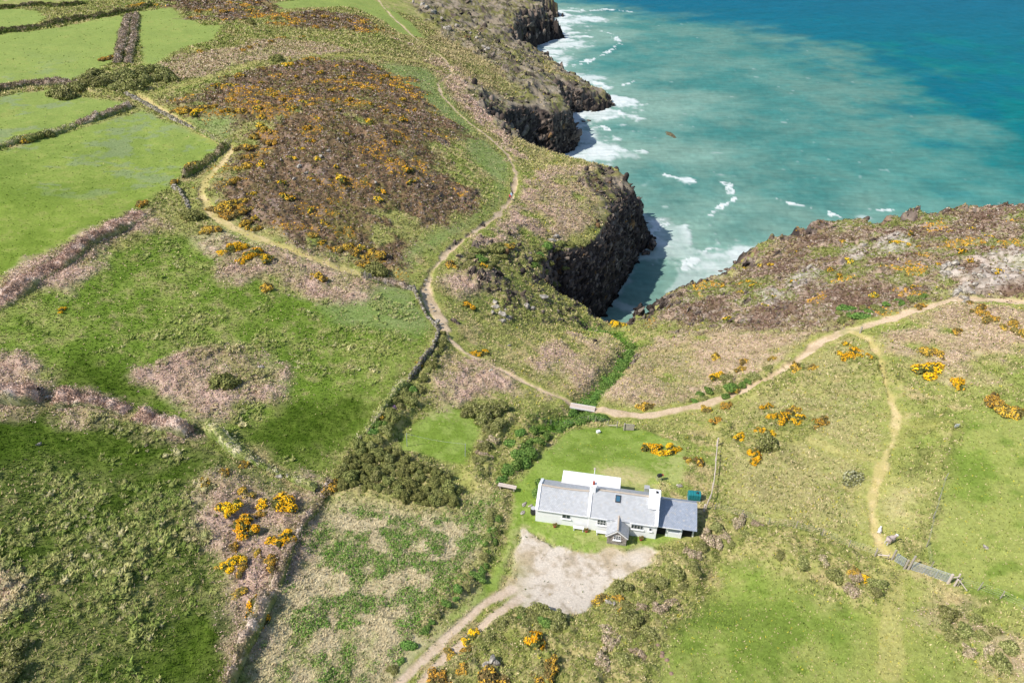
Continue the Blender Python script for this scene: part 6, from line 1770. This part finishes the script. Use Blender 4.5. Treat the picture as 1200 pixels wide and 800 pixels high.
def walker(px, py, yaw, top, trousers, hair, label, pack=None):
    s = 1
    J = {'pelvis': ((0, 0, .94), .15), 'waist': ((0, 0, 1.1), .135), 'chest': ((0, .02, 1.34), (.19, .13)), 'neck': ((0, .03, 1.51), .06), 'head': ((0, .05, 1.62), .095), 'crown': ((0, .05, 1.72), .075), 'nose': ((0, .145, 1.625), .022)}
    E = [('pelvis', 'waist'), ('waist', 'chest'), ('chest', 'neck'), ('neck', 'head'), ('head', 'crown'), ('head', 'nose')]
    for k, sg in (('l', -1), ('r', 1)):
        st = .2 * sg
        J['hip' + k] = ((.1 * sg, 0, .88), .1); J['knee' + k] = ((.11 * sg, .10 + .5 * st, .49), .068); J['ank' + k] = ((.11 * sg, st, .1), .045); J['toe' + k] = ((.12 * sg, st + .17, .045), .04)
        E += [('pelvis', 'hip' + k), ('hip' + k, 'knee' + k), ('knee' + k, 'ank' + k), ('ank' + k, 'toe' + k)]
        J['sh' + k] = ((.2 * sg, .02, 1.42), .072); J['el' + k] = ((.27 * sg, -.06 - st * .5, 1.14), .05); J['wr' + k] = ((.26 * sg, .1 - st, .92), .036)
        E += [('chest', 'sh' + k), ('sh' + k, 'el' + k), ('el' + k, 'wr' + k)]
        J['palm' + k] = ((.255 * sg, .13 - st, .85), .034); E.append(('wr' + k, 'palm' + k))
        for f in range(4):
            a1, a2 = 'f%d%s' % (f, k), 'g%d%s' % (f, k); fx = .255 * sg + (f - 1.5) * .0, 
            yy = .13 - st + (f - 1.5) * .024
            J[a1] = ((.255 * sg, yy, .80), .011); J[a2] = ((.25 * sg, yy + .01, .765 + .006 * abs(f - 1.5)), .009); E += [('palm' + k, a1), (a1, a2)]
        J['th' + k] = ((.25 * sg - .02 * sg, .185 - st, .82), .011); E.append(('palm' + k, 'th' + k))
    skinc = lin((214, 164, 136))
    def pf(c_):
        z = c_[:, 2]; ax = np.abs(c_[:, 0])
        out = np.tile(lin(trousers), (len(c_), 1))
        out[(z > 1.0) & (z < 1.53)] = lin(top)
        out[(ax > .215) & (z < 1.5) & (z > .9)] = lin(top)
        out[(ax > .215) & (z <= .93) & (z > .6)] = skinc
        out[z >= 1.50] = skinc
        out[z < .1] = lin((60, 48, 40))
        eye = (np.abs(z - 1.645) < .018) & (c_[:, 1] > .11) & (np.abs(ax - .035) < .02); out[eye] = lin((40, 32, 30))
        mouth = (np.abs(z - 1.575) < .012) & (c_[:, 1] > .11) & (ax < .035); out[mouth] = lin((150, 84, 76))
        return out
    x, y, z = on_land(px, py)
    t = empty('person', (x, y, z), yaw); tag(t, label, 'person')
    link('body', skin('body', J, E, 'pelvis', M_BODY, pf, 2), t)
    hm = MB().lathe((0, .035, 1.62), [(.1, 0), (.115, .06), (.105, .12), (.06, .165), (.01, .175)], 12)
    link_ = hm.build('hair', plain_mat('hair_' + label[:5], lin(hair), .8, .2, .15, 20), t)
    if pack:
        bp_ = MB(); bp_.box(-.15, .15, -.30, -.13, 1.05, 1.48); bp_.box(-.11, .11, -.36, -.302, 1.08, 1.28)
        bp_.build('backpack', plain_mat('pack_' + label[:5], lin(pack), .8, .2, .1, 8), t, .03)
walker(599.2, 233, R(150), (178, 200, 226), (40, 42, 52), (226, 226, 226), 'walker in a pale blue jacket, behind on the coast path', (176, 196, 214))
walker(597.6, 234.6, R(155), (206, 92, 96), (34, 36, 44), (80, 56, 40), 'walker in a red top and dark trousers, in front on the coast path', None)

def sheep(px, py, yaw, s, wool, face, label, name, lying=False):
    dz = -.28 if lying else 0
    J = {'rump': ((-.42, 0, .72 + dz), .24), 'mid': ((-.05, 0, .72 + dz), .30), 'chest': ((.32, 0, .74 + dz), .25), 'neck': ((.52, 0, .90 + dz), .14), 'poll': ((.66, 0, 1.02 + dz), .105), 'muzzle': ((.86, 0, .92 + dz), .062),
         'tail': ((-.66, 0, .70 + dz), .05), 'tailend': ((-.72, 0, .5 + dz), .035), 'earl': ((.62, -.17, 1.03 + dz), .028), 'earr': ((.62, .17, 1.03 + dz), .028)}
    E = [('rump', 'mid'), ('mid', 'chest'), ('chest', 'neck'), ('neck', 'poll'), ('poll', 'muzzle'), ('rump', 'tail'), ('tail', 'tailend'), ('poll', 'earl'), ('poll', 'earr')]
    for k, sg in (('l', -1), ('r', 1)):
        if lying:
            J['fe' + k] = ((.34, .17 * sg, .26), .08); J['fk' + k] = ((.52, .18 * sg, .1), .05); J['ff' + k] = ((.36, .19 * sg, .05), .04)
            J['hs' + k] = ((-.38, .2 * sg, .3), .12); J['hh' + k] = ((-.55, .24 * sg, .1), .05); J['hf' + k] = ((-.3, .25 * sg, .05), .04)
        else:
            J['fe' + k] = ((.32, .13 * sg, .48), .085); J['fk' + k] = ((.34, .13 * sg, .26), .045); J['ff' + k] = ((.33, .13 * sg, .03), .038)
            J['hs' + k] = ((-.36, .14 * sg, .50), .11); J['hh' + k] = ((-.50, .14 * sg, .30), .048); J['hf' + k] = ((-.46, .14 * sg, .03), .038)
        E += [('chest', 'fe' + k), ('fe' + k, 'fk' + k), ('fk' + k, 'ff' + k), ('rump', 'hs' + k), ('hs' + k, 'hh' + k), ('hh' + k, 'hf' + k)]
    def pf(c_):
        out = np.tile(lin(wool), (len(c_), 1)) * (1 + .12 * fbm(c_[:, 0] + c_[:, 2], c_[:, 1], .12, 2, 3))[:, None]
        fc = (c_[:, 0] > .58); out[fc] = lin(face); lg = (c_[:, 2] < .36 + dz) ; out[lg] = lin(face) * .9
        out[c_[:, 2] < .05] = lin((70, 60, 54))
        ey = (np.abs(c_[:, 0] - .74) < .03) & (np.abs(c_[:, 1]) > .06) & (np.abs(c_[:, 2] - 1.0 - dz) < .03); out[ey] = lin((30, 26, 24))
        return out
    me = skin(name, J, E, 'mid', M_BODY, pf, 2)
    co_ = np.empty(len(me.vertices) * 3); me.vertices.foreach_get('co', co_); co_ = co_.reshape(-1, 3)
    wl = (co_[:, 0] < .5) & (co_[:, 2] > .42 + dz)
    co_[wl] *= (1 + .05 * fbm(co_[wl, 0] * 1.2 + co_[wl, 2], co_[wl, 1], .13, 2, 7))[:, None]
    me.vertices.foreach_set('co', co_.ravel()); me.update()
    x, y, z = on_land(px, py)
    o = link(name, me, None, (x, y, z)); o.rotation_euler = (0, 0, yaw); o.scale = (s, s, s)
    return tag(o, label, name)
sheep(1040.5, 639.5, R(20), 1.0, (184, 168, 158), (240, 238, 236), 'grey white sheep with a white head standing on the track by the wicket gate', 'sheep')
sheep(1030.5, 622, R(55), .62, (214, 208, 200), (220, 216, 210), 'white lamb lying beside the track behind the sheep', 'lamb', True)
# ------------------------------------------------------------------ daylight and camera
SUN_EL, SUN_AZ = R(49), R(-112)      # azimuth measured clockwise from +Y (the view direction)
w = bpy.data.worlds.new('World'); S.world = w; w.use_nodes = True
nt = w.node_tree; bg = nt.nodes['Background']
sky = nt.nodes.new('ShaderNodeTexSky'); sky.sky_type = 'NISHITA'; sky.sun_disc = False
sky.sun_elevation = SUN_EL; sky.sun_rotation = SUN_AZ
sky.air_density = 1.0; sky.dust_density = .6; sky.ozone_density = 1.0
nt.links.new(sky.outputs[0], bg.inputs['Color']); bg.inputs['Strength'].default_value = .138
sd = bpy.data.lights.new('sun', 'SUN'); sd.energy = 5.0; sd.angle = R(.53); sd.color = (1.0, .95, .87)
so = bpy.data.objects.new('sun', sd); COL.objects.link(so)
dirv = Vector((math.sin(SUN_AZ) * math.cos(SUN_EL), math.cos(SUN_AZ) * math.cos(SUN_EL), math.sin(SUN_EL)))
so.rotation_euler = (-dirv).to_track_quat('-Z', 'Y').to_euler(); so.location = (-60, 0, 140)

cd = bpy.data.cameras.new('camera'); cd.sensor_fit = 'HORIZONTAL'; cd.sensor_width = 36; cd.lens = 24
cd.clip_start = .5; cd.clip_end = 20000
co = bpy.data.objects.new('camera', cd); COL.objects.link(co)
co.location = (0, 0, CAM_H); co.rotation_euler = (R(90) - PITCH, 0, 0)
S.camera = co
S.view_settings.view_transform = 'Standard'; S.view_settings.look = 'None'
S.view_settings.exposure = 0; S.view_settings.gamma = 1
S.render.engine = 'CYCLES'
S.cycles.max_bounces = 4; S.cycles.diffuse_bounces = 2; S.cycles.glossy_bounces = 2; S.cycles.transmission_bounces = 3
S.cycles.use_adaptive_sampling = True; S.cycles.adaptive_threshold = .02
